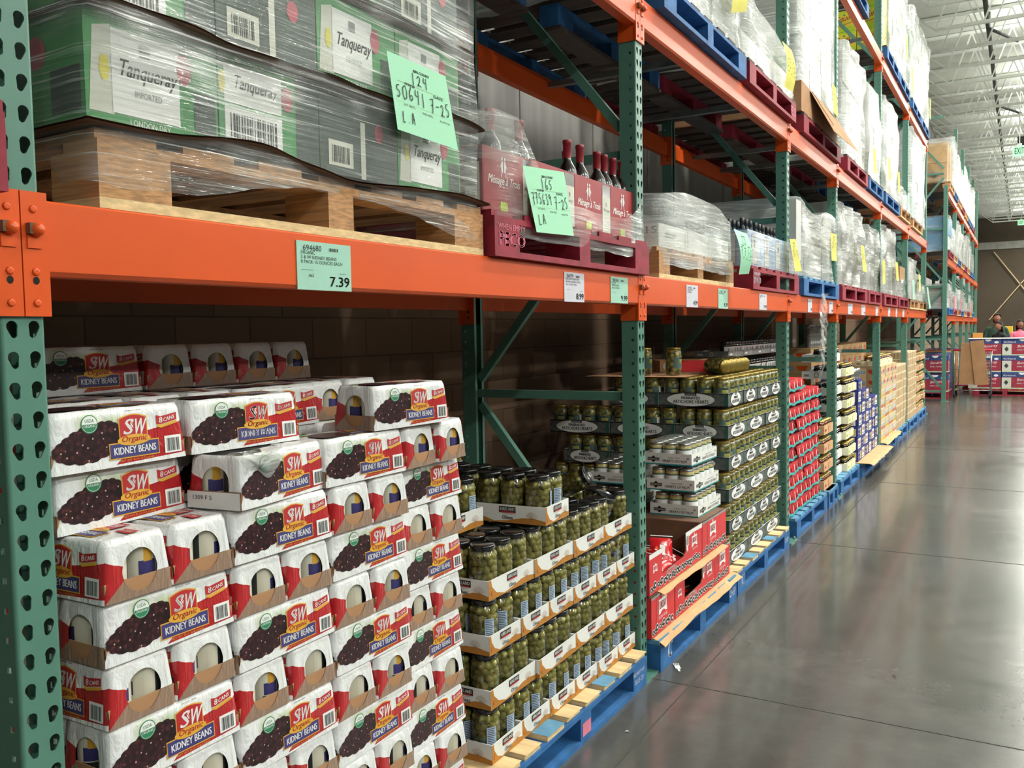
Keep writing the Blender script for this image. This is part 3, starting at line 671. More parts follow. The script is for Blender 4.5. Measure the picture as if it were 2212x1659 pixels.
# --- trays and jars
def tray_walls(m, L, W, h, mi=0, low=None):
    t = .003
    m.box(-W/2, W/2, -L/2, L/2, 0, t, mi)
    m.box(W/2-t, W/2, -L/2, L/2, t, h, mi); m.box(-W/2, -W/2+t, -L/2, L/2, t, h, mi)
    m.box(-W/2+t, W/2-t, -L/2, -L/2+t, t, h, mi); m.box(-W/2+t, W/2-t, L/2-t, L/2, t, h, mi)
def sides(m, L, W):   # art frames for the four sides, seen from outside: long front, long back, near end, far end
    return [(m.art((W/2, -L/2, 0), (0, 1, 0), (0, 0, 1)), L), (m.art((-W/2, L/2, 0), (0, -1, 0), (0, 0, 1)), L),
            (m.art((-W/2, -L/2, 0), (1, 0, 0), (0, 0, 1)), W), (m.art((W/2, L/2, 0), (-1, 0, 0), (0, 0, 1)), W)]
def olive_tray():
    m = MB(); L, W, h = .299, .199, .064; tray_walls(m, L, W, h)
    for A, w in sides(m, L, W):
        pts = [(0, 0), (w, 0), (w, .012)]+[(w*(1-k/14), .010+.012*math.sin(k/14*math.pi*1.1)+.030*max(0, (k/14-.72)/.28)**1.6) for k in range(1, 15)]+[(0, h)]
        pts = [(0, 0), (w, 0), (w, .014), (w*.85, .022), (w*.7, .021), (w*.5, .009), (w*.32, .004), (w*.16, .018), (w*.07, .042), (w*.05, h), (0, h)]
        A.poly(pts, 1, 1); q = w/2
        A.rect(q-.033, q+.033, .036, .058, 2, 2); A.rect(q-.028, q+.028, .036, .0405, 4, 3); A.text('KIRKLAND', q-.029, .0435, .058, .011, 0, 3, bold=.0008)
        A.text('Spanish Queen', q-.02, .0295, .04, .004, 3, 2); A.text('Olives', q-.021, .013, .042, .0135, 2, 3, bold=.0005)
        A.ell(w*.055+.004, .02, .007, .008, 5, 2, 12); A.ell(w*.055+.004, .02, .0055, .0065, 1, 3, 12)
        tx = w*.82; A.line([(tx, .006), (tx+.001, .02)], .003, 6, 2)
        rd = random.Random(5)
        for k in range(9):
            an = R(25+16*k); e = (tx+.016*math.cos(an), .02+.016*math.sin(an)); A.line([(tx, .018), e], .0008, 6, 2)
            for g in (-.3, .3): A.line([e, (e[0]+.009*math.cos(an+g), e[1]+.009*math.sin(an+g))], .0006, 6, 2)
    return m.obj('olive_tray', ['card_white', 'golden', 'black', 'grey_mid', 'red', 'orange', 'kraft'])
def olive_jar(red=False):
    t = bpy.data.objects.new('olive_jar', None); col.objects.link(t)
    prof = [(.036, 0), (.0445, .004), (.0465, .012), (.0465, .125), (.044, .138), (.038, .147), (.037, .152), (.037, .158)]
    m = MB(); m.lathe(prof, 24, mi=0); m.obj('glass', 'glass', t)
    m = MB(); rd = random.Random(2 if not red else 9)
    m.lathe([(.02, .006), (.030, .008), (.030, .138), (.02, .14)], 12, mi=0)
    for L_ in range(6):
        for k in range(9):
            a = 2*math.pi*(k+.5*(L_ % 2)+rd.uniform(-.2, .2))/9; z = .020+L_*.0222+rd.uniform(-.005, .005)
            T = Matrix.Translation((.0325*math.cos(a), .0325*math.sin(a), z)) @ Matrix.Rotation(a, 4, 'Z') @ Matrix.Rotation(rd.uniform(-1, 1), 4, 'X')
            vs = []
            for j in range(1, 5):
                for i in range(8): ph = math.pi*j/5; th = 2*math.pi*i/8; vs.append(T @ Vector((.0135*math.sin(ph)*math.cos(th), .0135*math.sin(ph)*math.sin(th), .0158*math.cos(ph))))
            vs += [T @ Vector((0, 0, .0158)), T @ Vector((0, 0, -.0158))]
            fs = [(j*8+i, (j+1)*8+i, (j+1)*8+(i+1) % 8, j*8+(i+1) % 8) for j in range(3) for i in range(8)]+[(32, i, (i+1) % 8) for i in range(8)]+[(33, 24+(i+1) % 8, 24+i) for i in range(8)]
            m.add(vs, fs, 1 if not red else rd.choice((1, 2, 3)), True)
            if not red and rd.random() < .2:
                A = m.art(T @ Vector((.0137, -.003, -.003)), (T.to_3x3() @ Vector((0, 1, 0))), (T.to_3x3() @ Vector((0, 0, 1)))); A.ell(.003, .003, .003, .003, 2, 1, 8)
    m.obj('olives', ['brine', 'olive', 'sauce_red', 'pear'], t)
    m = MB(); m.lathe([(.0385, .150), (.0405, .151), (.0405, .164), (.039, .1665), (.0375, .1675), (.036, .1655), (.001, .1655)], 24, cap=False); m.obj('lid', 'lid_black', t)
    def wrap(m, a0, a1, z0, z1, mi, r=.0470):
        m.grid(lambda u, v: (r*math.cos(R(a0+(a1-a0)*u)), r*math.sin(R(a0+(a1-a0)*u)), z0+(z1-z0)*v), 8, 1, mi)
    m = MB()
    if red: wrap(m, -60, 60, .02, .12, 3)
    else:
        wrap(m, -30, 10, .03, .11, 0)
        for k in range(12): wrap(m, -27, 7-(k*7 % 9), .104-.0058*k, .106-.0058*k, 1, .0473)
        vs, fs = glyphs('Olives'); b = [( -.5+a, c) for a, c in vs]
        m.add([(.0473*math.cos(R(90+a*48)), .0473*math.sin(R(90+a*48)), .055+.018*c) for a, c in b], fs, 2)
    m.obj('label', ['nutrition', 'ink', 'sign_white', 'cream'], t)
    t.scale = (1.025, 1.025, 1)
    return t
pallet(2.27, 3.49, 0, 'bluewood', 'blue block pallet with bare wood boards under the jarred olives', x1=.045, D=1.1,
       marks=lambda a, W: (a.text('PROPERTY OF', W-.15, .075, .12, .016, 0, 1, .1), a.text('BLUE CO', W-.13, .04, .09, .02, 0, 1, .1), a.rect(.58, .65, .03, .08, 1, 1)))
OZ = .1445; OP = .1785
def otray(x, y, z, rot, lab): return place('otray', olive_tray, (x, y, z), rot, lab, 'olive tray', 'white and gold trays of olive jars')
ojn = {}
def ojar(x, y, z, rot, lab, key='ojar'): return place(key, (lambda: olive_jar(key != 'ojar')), (x, y, z), rot, lab, 'olive jar', 'glass jars of green olives')
rj = random.Random(8)
def jars_in(tx, ty, z, rot, L, cols, lab, grid, pitch, put, h0=.0035, front=True, skip=()):
    n = 0
    for i in range(grid[0]):
        for j in range(grid[1]):
            lx, ly = (-(j-(grid[1]-1)/2)*pitch, (i-(grid[0]-1)/2)*pitch)
            x = tx+lx*math.cos(rot)-ly*math.sin(rot); y = ty+lx*math.sin(rot)+ly*math.cos(rot)
            if x > cols[0] or y < cols[1]:
                if n not in skip: put(x, y, z+h0, rj.uniform(0, 6.28) if front is True else front, lab+', %s jar' % od(n))
            n += 1
XF = -.02
def oname(k, i): return '%s along the front, %s' % (od(i), lay(k))
for k in range(4):
    z = OZ+OP*k; long_ = k % 2 == 1
    ys = [2.32+.302*i for i in range(4)] if long_ else [2.32+.2015*i for i in range(6)]
    if long_: ys[3] -= .03
    for i, y in enumerate(ys):
        w = .299 if long_ else .199; d = .199 if long_ else .299
        rot = 0 if long_ else R(90)
        torn = (k == 1 and i == 1); xx = XF-d/2+(.01 if torn else 0)+rj.uniform(-.003, .003)
        otray(xx, y+w/2, z, rot+(.02 if torn else rj.uniform(-.008, .008)), 'white and gold olive tray, '+oname(k, i))
        fr = [R(-15), R(80), R(-20), R(140)][k]
        if k == 3 and i == 3: continue
        cut = -1 if i == 0 else XF-.11
        jars_in(xx, y+w/2, z, rot, 0, (XF-.22 if k == 3 else cut, 2.2), 'green olive jar, %s front tray, %s' % (od(i), lay(k)), (3, 2), .0975, lambda x, y_, z_, r_, l_: ojar(x, y_, z_, fr+rj.uniform(-.35, .35), l_))
    for j in (1, 2) if k < 4 else ():   # deeper trays along the near side and under the set-back ones
        for i in ((0,) if k < 3 else (0, 1, 2, 3)):
            if k == 3 and j == 1: pass
            y = 2.47+.3*i; xx = XF-.32-.2*(j-1)
            if not long_: xx -= .1
            if long_: xx += .0
            otray(xx, y, z, 0, 'olive tray, %s row behind the front, %s along, %s' % (od(j), od(i), lay(k)))
            jars_in(xx, y, z, 0, 0, (-9, 9) if k == 3 else (9, 2.42), 'olive jar, %s tray along, %s row back, %s' % (od(i), od(j), lay(k)), (3, 2), .0975, ojar)
z4 = OZ+OP*4
otray(XF-.125, 2.745, z4, R(93), 'topmost front olive tray, its long side toward the bean packs')
jars_in(XF-.125, 2.745, z4, R(93), 0, (-9, 9), 'tall jar of green olives in the topmost front tray', (3, 2), .0975, lambda x, y, z, r, l: ojar(x, y, z, R(10)+rj.uniform(-.5, .5), l))
otray(-.30, 2.43, z4, R(0), 'white and gold olive tray on top, set back beside the bean packs')
jars_in(-.30, 2.43, z4, 0, 0, (-9, 9), 'olive jar in the set-back top tray beside the bean packs', (3, 2), .0975, lambda x, y, z, r, l: ojar(x, y, z, R(-10)+rj.uniform(-.5, .5), l))
otray(-.45, 2.76, z4, R(90), 'white and gold olive tray on top, behind the topmost front tray')
jars_in(-.45, 2.76, z4, R(90), 0, (-9, 9), 'olive jar in the top tray behind the topmost front one', (3, 2), .0975, ojar)
otray(-.8, 3.1, z4, 0, 'white and gold olive tray at the back by the wall, dimly lit')
jars_in(-.8, 3.1, z4, 0, 0, (-9, 9), 'dim olive jar in the tray at the back by the wall', (3, 2), .0975, ojar)
for k in range(4): otray(-.8, 3.1, OZ+OP*k, 0, 'white and gold olive tray at the back by the wall, %s' % lay(k))
# last front tray of the fourth layer: two jars upright, three lying tilted on the others
z3 = OZ+OP*3
for i, (x, y) in enumerate(((-.07, 3.44), (-.17, 3.44), (-.07, 3.25))): ojar(x, y, z3+.004, 1+i, 'upright olive jar among the toppled ones beside the green post, '+od(i))
for i, (x, y, z, rx, ry, rz) in enumerate(((-.14, 3.33, z3+.02, 0, R(28), 0), (-.27, 3.26, z3+.18, R(25), R(60), .6))):
    ojar(x, y, z, (rx, ry, rz), 'toppled olive jar leaning %s beside the green post' % ('forward in the tray' if i == 0 else 'on top of the others'))
ojar(-.075, 3.155+.2, OZ+OP*2+.004, 2, 'jar of mixed red and green antipasto with a cream label among the olives', 'rjar')
# --- hearts of palm
def palm_jar():
    t = bpy.data.objects.new('palm_jar', None); col.objects.link(t)
    m = MB(); m.lathe([(.034, 0), (.039, .004), (.039, .088), (.036, .1), (.0335, .105)], 20); m.obj('glass_jar', 'pear', t)
    m = MB(); m.lathe([(.0393, .012), (.0396, .013), (.0396, .078), (.0393, .079)], 20, cap=False); m.obj('label', 'white', t); m = MB(); m.lathe([(.0397, .0795), (.0399, .080), (.0399, .085), (.0397, .0855)], 20, cap=False); m.obj('label_band', 'deep_green', t)
    m = MB(); m.lathe([(.0355, .102), (.037, .103), (.037, .113), (.035, .115), (.001, .115)], 20, cap=False); m.obj('lid', 'lid_steel', t); return t
def palm_tray():
    m = MB(); L, W, h = .40, .27, .062; tray_walls(m, L, W, h)
    for A, w in sides(m, L, W):
        n = int(w/.012)
        for k in range(n): A.mb.add([A.P(w*k/n, h, 0), A.P(w*(k+1)/n, h, 0), A.P(w*(k+.5)/n, h+.004, 0)], [(0, 1, 2)], 0)
        A.rect(0, w, 0, .007, 1, 1); s = w/.4
        A.rect(.03*s, .13*s, .022, .038, 2, 1); A.ell(.08*s, .03, .018*s, .018, 2, 2, 8); A.text('DELDESTINO', .035*s, .026, .09*s, .008, 0, 3)
        A.text('HEARTS OF PALM', .16*s, .016, .2*s, .015, 2, 2); A.text('organic whole', .2*s, .037, .1*s, .008, 2, 2, .2); A.rect(.36*s, .38*s, .035, .045, 4, 1)
        
    return m.obj('palm_tray', ['card_white', 'teal', 'black', 'kraft_pale', 'grey_mid'])
def palm_stack(cx, cy, z0, n, rot, lab, off=()):
    for k in range(n):
        dx, dy, dr = off[k] if k < len(off) else (0, 0, 0)
        z = z0+.1385*k
        place('ptray', palm_tray, (cx+dx, cy+dy, z), rot+dr, 'white cardboard tray of hearts of palm, %s of the %s stack' % (('lowest', 'middle', 'topmost', 'uppermost')[k], lab), 'palm tray', 'trays of hearts of palm')
        jars_in(cx+dx, cy+dy, z, rot+dr, 0, (-9, 9), '%s-layer white-labelled jar in the %s hearts of palm stack' % (('bottom', 'middle', 'top', 'upper')[k], lab), (5, 3), .079, lambda x, y, zz, r, l: place('pjar', palm_jar, (x, y, zz), r, l, 'palm jar', 'jars of hearts of palm'), front=True if k == n-1 else True, h0=.0035)
def shell(name, x0, x1, y0, y1, z0, z1, mat, parent, r=.06, amp=.012, seed=0, nz=14, per=10, top=True, ztop=None, zbot=None, taper=0, lump=1):
    m = MB(); W = x1-x0; D = y1-y0; cx, cy = (x0+x1)/2, (y0+y1)/2; P = []
    n = int(2*(W+D)*per)
    def pt(s):
        s = (s % 1)*2*(W+D)
        if s < D: x, y = W/2, -D/2+s
        elif s < D+W: x, y = W/2-(s-D), D/2
        elif s < 2*D+W: x, y = -W/2, D/2-(s-D-W)
        else: x, y = -W/2+(s-2*D-W), -D/2
        ix, iy = max(-W/2+r, min(W/2-r, x)), max(-D/2+r, min(D/2-r, y)); d = Vector((x-ix, y-iy, 0))
        nn = d.normalized() if d.length > 1e-6 else Vector((1, 0, 0))
        if d.length > 1e-6: x, y = ix+nn.x*r, iy+nn.y*r
        return Vector((x, y, 0)), nn
    def fn(u, v):
        q, nn = pt(u); X_, Y_ = cx+q.x, cy+q.y
        zt = ztop(X_, Y_) if ztop else z1; zb = zbot(X_, Y_) if zbot else z0
        z = zb+(zt-zb)*v
        d = noise.noise(Vector((X_*3*lump+seed, Y_*3*lump, z*4*lump)))*amp*1.5+noise.noise(Vector((X_*11+seed, Y_*11, z*6)))*amp*.35
        tp = taper*v
        return Vector((cx+q.x*(1-tp)+nn.x*d, cy+q.y*(1-tp)+nn.y*d, z+(noise.noise(Vector((X_*9, Y_*9, seed)))*.012 if v in (0,) else 0)))
    m.grid(fn, n, nz, 0, True)
    if top:
        def cap(u, v):
            p = fn(u, 1); c = Vector((cx, cy, (ztop(cx, cy) if ztop else z1))); g = p+(c-p)*v
            if ztop and v > 0: g.z = ztop(g.x, g.y)
            g.z += noise.noise(Vector((g.x*6+seed, g.y*6, 1)))*amp*v; return g
        m.grid(cap, n, 6, 0, True)
    return m.obj(name, mat, parent)
palm_stack(-.178, 4.665, .5300, 3, 0, 'front', ((0, 0, 0), (-.008, -.02, -.02), (-.02, -.02, -.03)))
palm_stack(-.56, 4.72, .5300, 2, 0, 'rear', ((0, 0, 0),)*3)
w_ = shell('shrink_cover', -.325, -.07, 4.455, 4.84, .86, .930, 'film_thin', None, r=.04, amp=.004, seed=3)
tag(w_, 'crinkled clear plastic cover over the topmost tray of hearts of palm', 'plastic wrap')
# --- red cartons of sliced olives
def olive_carton(cut=True, L=.6, W=.38, h=.185):
    t = bpy.data.objects.new('olive_carton', None); col.objects.link(t)
    m = MB(); th = .004
    def panel(y0, y1): pass
    # front wall with display cut-out
    out = [(0, 0), (L, 0), (L, h), (L*.72, h), (L*.66, h*.98), (L*.66, h*.5), (L*.62, h*.40), (L*.22, h*.34), (L*.22, h), (0, h)] if cut else [(0, 0), (L, 0), (L, h), (0, h)]
    m.ext(out, 0, th, lambda u, v, w: (-w, u, v)); m.box(-W, -W+th, 0, L, 0, h); m.box(-W, 0, 0, th, 0, h); m.box(-W, 0, L-th, L, 0, h); m.box(-W, 0, 0, L, 0, .003)
    if not cut: m.box(-W, 0, 0, L, h-.003, h)
    for y0 in ((.0, ) if not cut else ()): pass
    A = m.art((.0004, 0, 0), (0, 1, 0), (0, 0, 1)); B = m.art((-W, -.0006, 0), (1, 0, 0), (0, 0, 1)); C = m.art((-W+th+.0006, 0, 0), (0, 1, 0), (0, 0, 1))
    A.poly(out, 1, 0); B.rect(0, W, 0, h, 1, 0)
    def logo(a, u, v, s): a.poly([(u, v), (u+.045*s, v+.006*s), (u+.09*s, v), (u+.085*s, v+.05*s), (u+.09*s, v+.058*s), (u, v+.058*s), (u+.005*s, v+.05*s)], 2, 1); a.text('LINDSAY', u+.01*s, v+.02*s, .07*s, .03*s, 1, 2, bold=.001); a.ell(u+.045*s, v, .025*s, .012*s, 1, 2, 10, 0, 180); a.ell(u+.045*s, v+.064*s, .006*s, .009*s, 2, 1, 8)
    def rings(a, w):
        rd = random.Random(4); x = .02
        while x < w-.02:
            r_ = rd.uniform(.011, .018); y = .012+rd.uniform(.003, .02); a.ell(x, y+.006, r_*1.2, r_*1.15, 2, 1, 12); a.ell(x, y+.006, r_, r_*.95, 3, 2, 12); a.ell(x, y+.006, r_*.4, r_*.35, 2, 3, 8); x += r_*rd.uniform(1.5, 2.6)
    rings(A, L); rings(B, W)
    if cut:
        A.text('SLICED OLIVES', L*.30, h*.235, .13, .018, 2, 1, bold=.001); A.text('CALIFORNIA RIPE', L*.32, h*.335*1, .09, .007, 2, 1)
        logo(A, L*.06, h*.5, .6); logo(A, L*.78, h*.5, .95); A.text('SLICED OLIVES', L*.80, h*.42, .08, .009, 2, 1)
        A.rect(.0, L*.22, h*.88, h, 2, 1); A.poly([(L*.66, h*.82), (L*.8, h*.9), (L, h*.88), (L, h), (L*.66, h)], 2, 1); barcode(A, L*.665, h*.62, .04, .06, 2, 4, 2)
        A.ell(L*.69, h*.56, .012, .012, 2, 1); A.text('UTZ', L*.68, h*.46, .022, .01, 2, 1)
    else: logo(A, L*.3, h*.45, 1.2); A.text('SLICED OLIVES', L*.3, h*.34, .11, .014, 2, 1); A.rect(L*.2, L*.2+.003, 0, h, 4, 1); A.rect(0, L, h*.93, h, 5, 1)
    logo(B, W*.3, h*.5, 1)
    m.obj('carton', ['kraft_dark', 'bright_red', 'white', 'black', 'ink', 'grey_mid'], t)
    return t
def pouch():
    m = MB(); m.grid(lambda u, v: ((u-.5)*.16, (v-.5)*.11, .001+.024*(max(0, math.sin(math.pi*u))*max(0, math.sin(math.pi*v)))**.6), 12, 10, 0); m.grid(lambda u, v: ((u-.5)*.16, (v-.5)*.11, .001-.012*(max(0, math.sin(math.pi*u))*max(0, math.sin(math.pi*v)))**.6), 12, 10, 0, flip=True)
    a = m.art((-.08, -.055, .0262), (1, 0, 0), (0, 1, 0)); a.poly([(.05, .045), (.11, .045), (.105, .07), (.055, .07)], 1, 0); a.rect(.0, .004, 0, .11, 1, 0); a.ell(.08, .03, .02, .008, 2, 0, 10)
    return m.obj('pouch', ['pouch', 'white', 'orange'])
pallet(3.635, 4.84, 0, 'blue', 'solid blue pallet under the red olive cartons', x1=.055, D=1.15, marks=lambda a, W: (a.text('C', .085, .035, .05, .075, 0, 1, .15, bold=.006), a.text('CHEP', W-.14, .045, .11, .04, 0, 1, .1)))
def sheet(name, x0, x1, y0, y1, z, lab, seed=1, droop=.04, mat='kraft_pale', edge=.015):
    m = MB()
    def fn(u, v):
        x = x0+(x1-x0)*u; y = y0+(y1-y0)*v; e = max(0, (u-.93)/.07)
        return (x+edge*noise.noise(Vector((y*6, seed, 0)))*(u > .99), y, z-droop*e*e*(.55+.35*noise.noise(Vector((y*1.6, seed, 3))))+.002)
    m.grid(fn, 30, 40, 0, smooth=False); m.grid(lambda u, v: Vector(fn(u, v))-Vector((0, 0, .003)), 30, 40, 0, flip=True, smooth=False)
    return tag(m.obj(name, mat), lab, 'cardboard sheet')
sheet('cardboard_sheet', -.95, .075, 3.64, 4.88, .149, 'brown cardboard sheet hanging over the edge of the solid blue pallet', droop=.05)
sheet('cardboard_sheet', -.6, .045, 3.72, 4.72, .3400, 'brown cardboard sheet between the two layers of red olive cartons', 4, .02)
OC = [(.02, 3.615, .1525, False, 'red sliced-olive carton beside the green post, lower layer', .30), (.02, 3.925, .1525, True, 'red sliced-olive carton with a display cut-out, lower layer', .62), (.02, 4.55, .1525, False, 'red sliced-olive carton at the far end of the lower layer', .27),
      (.012, 3.615, .3460, True, 'red sliced-olive carton with a big cut-out, upper layer beside the green post', .74), (.012, 4.362, .3460, False, 'red sliced-olive carton under the hearts of palm trays, upper layer', .42)]
for x, y, z, cut, lab, L in OC:
    place('oc%s%.2f' % (cut, L), lambda: olive_carton(cut, L), (x, y, z), 0, lab, 'carton', 'red cartons of sliced olives')
for x, y, z, L in ((-.40, 3.615, .1525, .62), (-.40, 4.24, .1525, .6), (-.42, 4.24, .3460, .6), (-.40, 3.615, .3460, .6)):
    place('ocb', lambda: olive_carton(False, .6), (x, y, z), 0, 'red sliced-olive carton in the rear row, %s, %s end' % ('lower' if z < .3 else 'upper', 'nearer' if y < 4 else 'farther'), 'carton', 'red cartons of sliced olives')
rp = random.Random(6)
for lay_, (z0, y0, y1) in enumerate(((.155, 4.0, 4.38), (.35, 3.72, 4.18))):
    for i in range(14):
        z = z0+.012+.024*(i//3 if lay_ == 0 else i//4)
        place('pouch', pouch, (-.07-rp.uniform(0, .22), rp.uniform(y0, y1), z), (rp.uniform(-.35, .35), rp.uniform(.1, .9)*(1 if i > 6 else .2), rp.uniform(0, 6)), 'shiny red olive pouch loose inside the %s display carton' % ('lower' if lay_ == 0 else 'upper'), 'pouch', 'red pouches in the %s olive carton' % ('lower' if lay_ == 0 else 'upper'))
# plastic fork on the floor
m = MB(); m.box(-.012, .012, -.004, .03, 0, .003); m.box(-.005, .005, .03, .06, 0, .002)
for k in range(4): m.box(-.012+.0072*k, -.0092+.0072*k, -.034, -.004, 0, .003)
tag(m.obj('plastic_fork', 'white', None, (.095, 3.735, .002), R(-150)), 'broken white plastic fork head lying on the floor by the solid blue pallet', 'fork')
# --- artichoke jars
def art_jar():
    t = bpy.data.objects.new('artichoke_jar', None); col.objects.link(t)
    m = MB(); m.lathe([(.04, 0), (.0475, .005), (.0485, .02), (.0485, .135), (.045, .148), (.040, .153)], 20); m.obj('glass_jar', 'artichoke', t)
    m = MB(); m.grid(lambda u, v: (.049*math.cos(R(-70+140*u)), .049*math.sin(R(-70+140*u)), .04+.068*v), 10, 1, 0)
    m.grid(lambda u, v: (.0494*math.cos(R(-25+50*u)), .0494*math.sin(R(-25+50*u)), .070+.025*v), 6, 1, 1); m.grid(lambda u, v: (.0494*math.cos(R(75+40*u)), .0494*math.sin(R(75+40*u)), .04+.07*v), 5, 1, 2)
    m.grid(lambda u, v: (.0498*math.cos(R(-22+44*u)), .0498*math.sin(R(-22+44*u)), .098+.006*v), 6, 1, 3); m.obj('label', ['label_teal', 'olive', 'white', 'black'], t)
    m = MB(); m.lathe([(.042, .150), (.044, .151), (.044, .163), (.042, .166), (.001, .166)], 20, cap=False); m.obj('lid', 'lid_gold', t); return t
def art_tray():
    m = MB(); L, W, h = .418, .316, .080; tray_walls(m, L, W, h)
    for A, w in sides(m, L, W):
        A.rect(0, w, .004, h-.004, 3, 1); A.rect(0, w, h-.007, h, 2, 1); A.rect(0, w, 0, .006, 2, 1); A.rect(w-.022, w-.006, .005, h-.005, 4, 2)
        rx = w*.36 if w > .35 else w*.34; cx = w*.46
        A.ell(cx, h/2, rx, h*.53, 2, 3, 28); A.ell(cx, h/2, rx-.004, h*.53-.0035, 0, 4, 28)
        A.rect(cx-rx*.24, cx+rx*.24, h*.80, h*.98, 2, 5); A.text('KIRKLAND', cx-rx*.2, h*.85, rx*.4, .007, 0, 6)
        A.text('MARINATED', cx-rx*.38, h*.53, rx*.76, .016, 2, 5, bold=.0015); A.text('ARTICHOKE HEARTS', cx-rx*.72, h*.22, rx*1.44, .020, 2, 5, bold=.001)
    return m.obj('artichoke_tray', ['white', 'black', 'black', 'charcoal', 'deep_green'])
pallet(4.90, 6.19, 0, 'bluewood', 'blue pallet with worn top boards under the artichoke jars', x1=.045, D=1.15, marks=lambda a, W: (a.text('C', .07, .035, .05, .075, 0, 1, .15, bold=.006), a.text('CHEP', W-.14, .055, .1, .03, 0, 1)))
AX = -.03; AP = .1865
for k in range(6):
    z = .1445+AP*k; long_ = k % 2 == 0
    for i in range(3 if long_ else 4):
        w, d = (.418, .316) if long_ else (.316, .418); y = 4.985+(w+.004)*i+(.01 if k % 2 else 0)
        rot = rj.uniform(-.006, .006)+(0 if long_ else R(90)); xx = AX-d/2+rj.uniform(-.006, .004)
        place('atray', art_tray, (xx, y+w/2, z), rot, 'dark artichoke tray, %s from the near corner along the aisle, %s' % (od(i), lay(k)), 'artichoke tray', 'dark trays with white ovals of artichoke jars')
        top = k == 5
        jars_in(xx, y+w/2, z, rot, 0, (-9 if top or i == 0 else AX-.10, 9), 'artichoke jar, %s tray along the aisle, %s' % (od(i), lay(k)), (4, 3), .1015, lambda x, yy, zz, r, l: place('ajar', art_jar, (x, yy, zz), R(-40)+rj.uniform(-.4, .4), l, 'artichoke jar', 'gold-lidded jars of artichoke hearts'))
    for i in range(2 if k < 5 else 1):
        w, d = (.316, .418) if long_ else (.418, .316)
        xx = AX-(.316 if long_ else .418)-d*(i+.5)-.008*(i+1)
        place('atray', art_tray, (xx, 4.985+w/2, z), R(90) if long_ else 0, 'dark artichoke tray on the near side, %s back from the aisle, %s' % (od(i+1), lay(k)), 'artichoke tray', 'dark trays with white ovals of artichoke jars')
        jars_in(xx, 4.985+w/2, z, R(90) if long_ else 0, 0, (9, 4.985+w*.3), '', (4, 3), .1015, lambda x, yy, zz, r, l: yy < 4.985+.11 and place('ajar', art_jar, (x, yy, zz), R(-90)+rj.uniform(-.5, .5), 'artichoke jar on the near side, tray %s back, %s%s' % (od(i+1), lay(k), l), 'artichoke jar', 'gold-lidded jars of artichoke hearts'))
zt = .1445+AP*6
sheet('cardboard_sheet', -.95, -.30, 4.99, 5.75, zt-.016, 'dim brown cardboard sheet on top of the artichoke jars', 7, 0, 'kraft')
for i, (x, y, z, r) in enumerate(((-.42, 5.15, zt, 0), (-.60, 5.12, zt, 0), (-.72, 5.2, zt, 0))): place('ajar', art_jar, (x, y, z-.008), r, 'loose jar standing on the cardboard sheet above the artichokes, '+od(i), 'artichoke jar', 'gold-lidded jars of artichoke hearts')
for i in range(5): place('ajar', art_jar, (-.28, 5.42+.105*i, zt+.036), (0, R(90), R(-35)), 'artichoke jar lying on its side on top of the stack, %s in the row' % od(i), 'artichoke jar', 'gold-lidded jars of artichoke hearts')
m = MB(); tray_walls(m, .4, .3, .075); a = m.art((.15, -.2, 0), (0, 1, 0), (0, 0, 1)); a.ell(.06, .038, .04, .03, 1, 1); a.rect(.12, .4, .0, .075, 2, 1)
tag(m.obj('jar_tray', ['kraft_pale', 'white', 'bright_red'], None, (-.55, 5.75, zt-.012), R(-60)), 'odd red and white tray lying on top of the artichoke jars at the back', 'tray')
# --- red fruit cup packs
def fruit_pack():
    t = bpy.data.objects.new('fruit_pack', None); col.objects.link(t)
    m = MB(); rd = random.Random(2)
    for i in range(4):
        cy = -.105+.07*i
        m.lathe([(.028, 0), (.034, .035), (.036, .06), (.037, .082), (.036, .088), (.001, .088)], 12, -.05, cy, 0, cap=False); m.lathe([(.028, 0), (.034, .035), (.036, .06), (.037, .082), (.036, .088), (.001, .088)], 12, -.13, cy, 0, cap=False)
    m.obj('fruit_cup', 'wine_red', t)
    m = MB()
    def sl(u, v):
        y = -.142+.284*u; b = .006*abs(math.sin((u*4)*math.pi)); z = .012+.076*v
        return (-.010+b-.012*v, y, z)
    m.grid(sl, 32, 4, 0)
    for i in range(4):
        a = m.art((-.0005, -.142+.071*i, 0), (0, 1, 0), (-.1, 0, 1)); a.poly([(.025, .03), (.038, .022), (.05, .035), (.046, .06), (.03, .066), (.022, .05)], 3, 1) if i % 2 else a.poly([(.03, .018), (.045, .02), (.042, .08), (.03, .075)], 2, 1)
    def bd(u, v): y = -.143+.286*u; return (.0012-.001*v, y, .010+.018*v+.006*math.sin(u*9))
    m.grid(bd, 24, 1, 1); m.grid(lambda u, v: (-.022-.14*v, -.142+.284*u, .0895), 2, 1, 0); m.obj('sleeve', ['bright_red', 'aqua', 'white', 'wine_red'], t)
    return t
pm('aqua', '#2aa6a6', .4, var=.05)
pallet(6.46, 7.62, 0, 'blue', 'blue pallet under the red fruit cup packs', x1=.035, D=1.1)
for k in range(10):
    for j in range(4):
        if k == 9 and j > 1: continue
        y = 6.545+.29*j-.02
        place('fpack', fruit_pack, (.0+rj.uniform(-.012, .006), y, .1455+.1015*k), rj.uniform(-.03, .03), 'red fruit cup pack with aqua band, %s from the green post, %s' % (od(j), lay(k)), 'fruit pack', 'red fruit cup packs with aqua bands')
        if k > 7: place('fpack', fruit_pack, (-.2, y, .1455+.1015*k), 0, 'rear-row red fruit cup pack, %s from the green post, %s' % (od(j), lay(k)), 'fruit pack', 'red fruit cup packs with aqua bands')
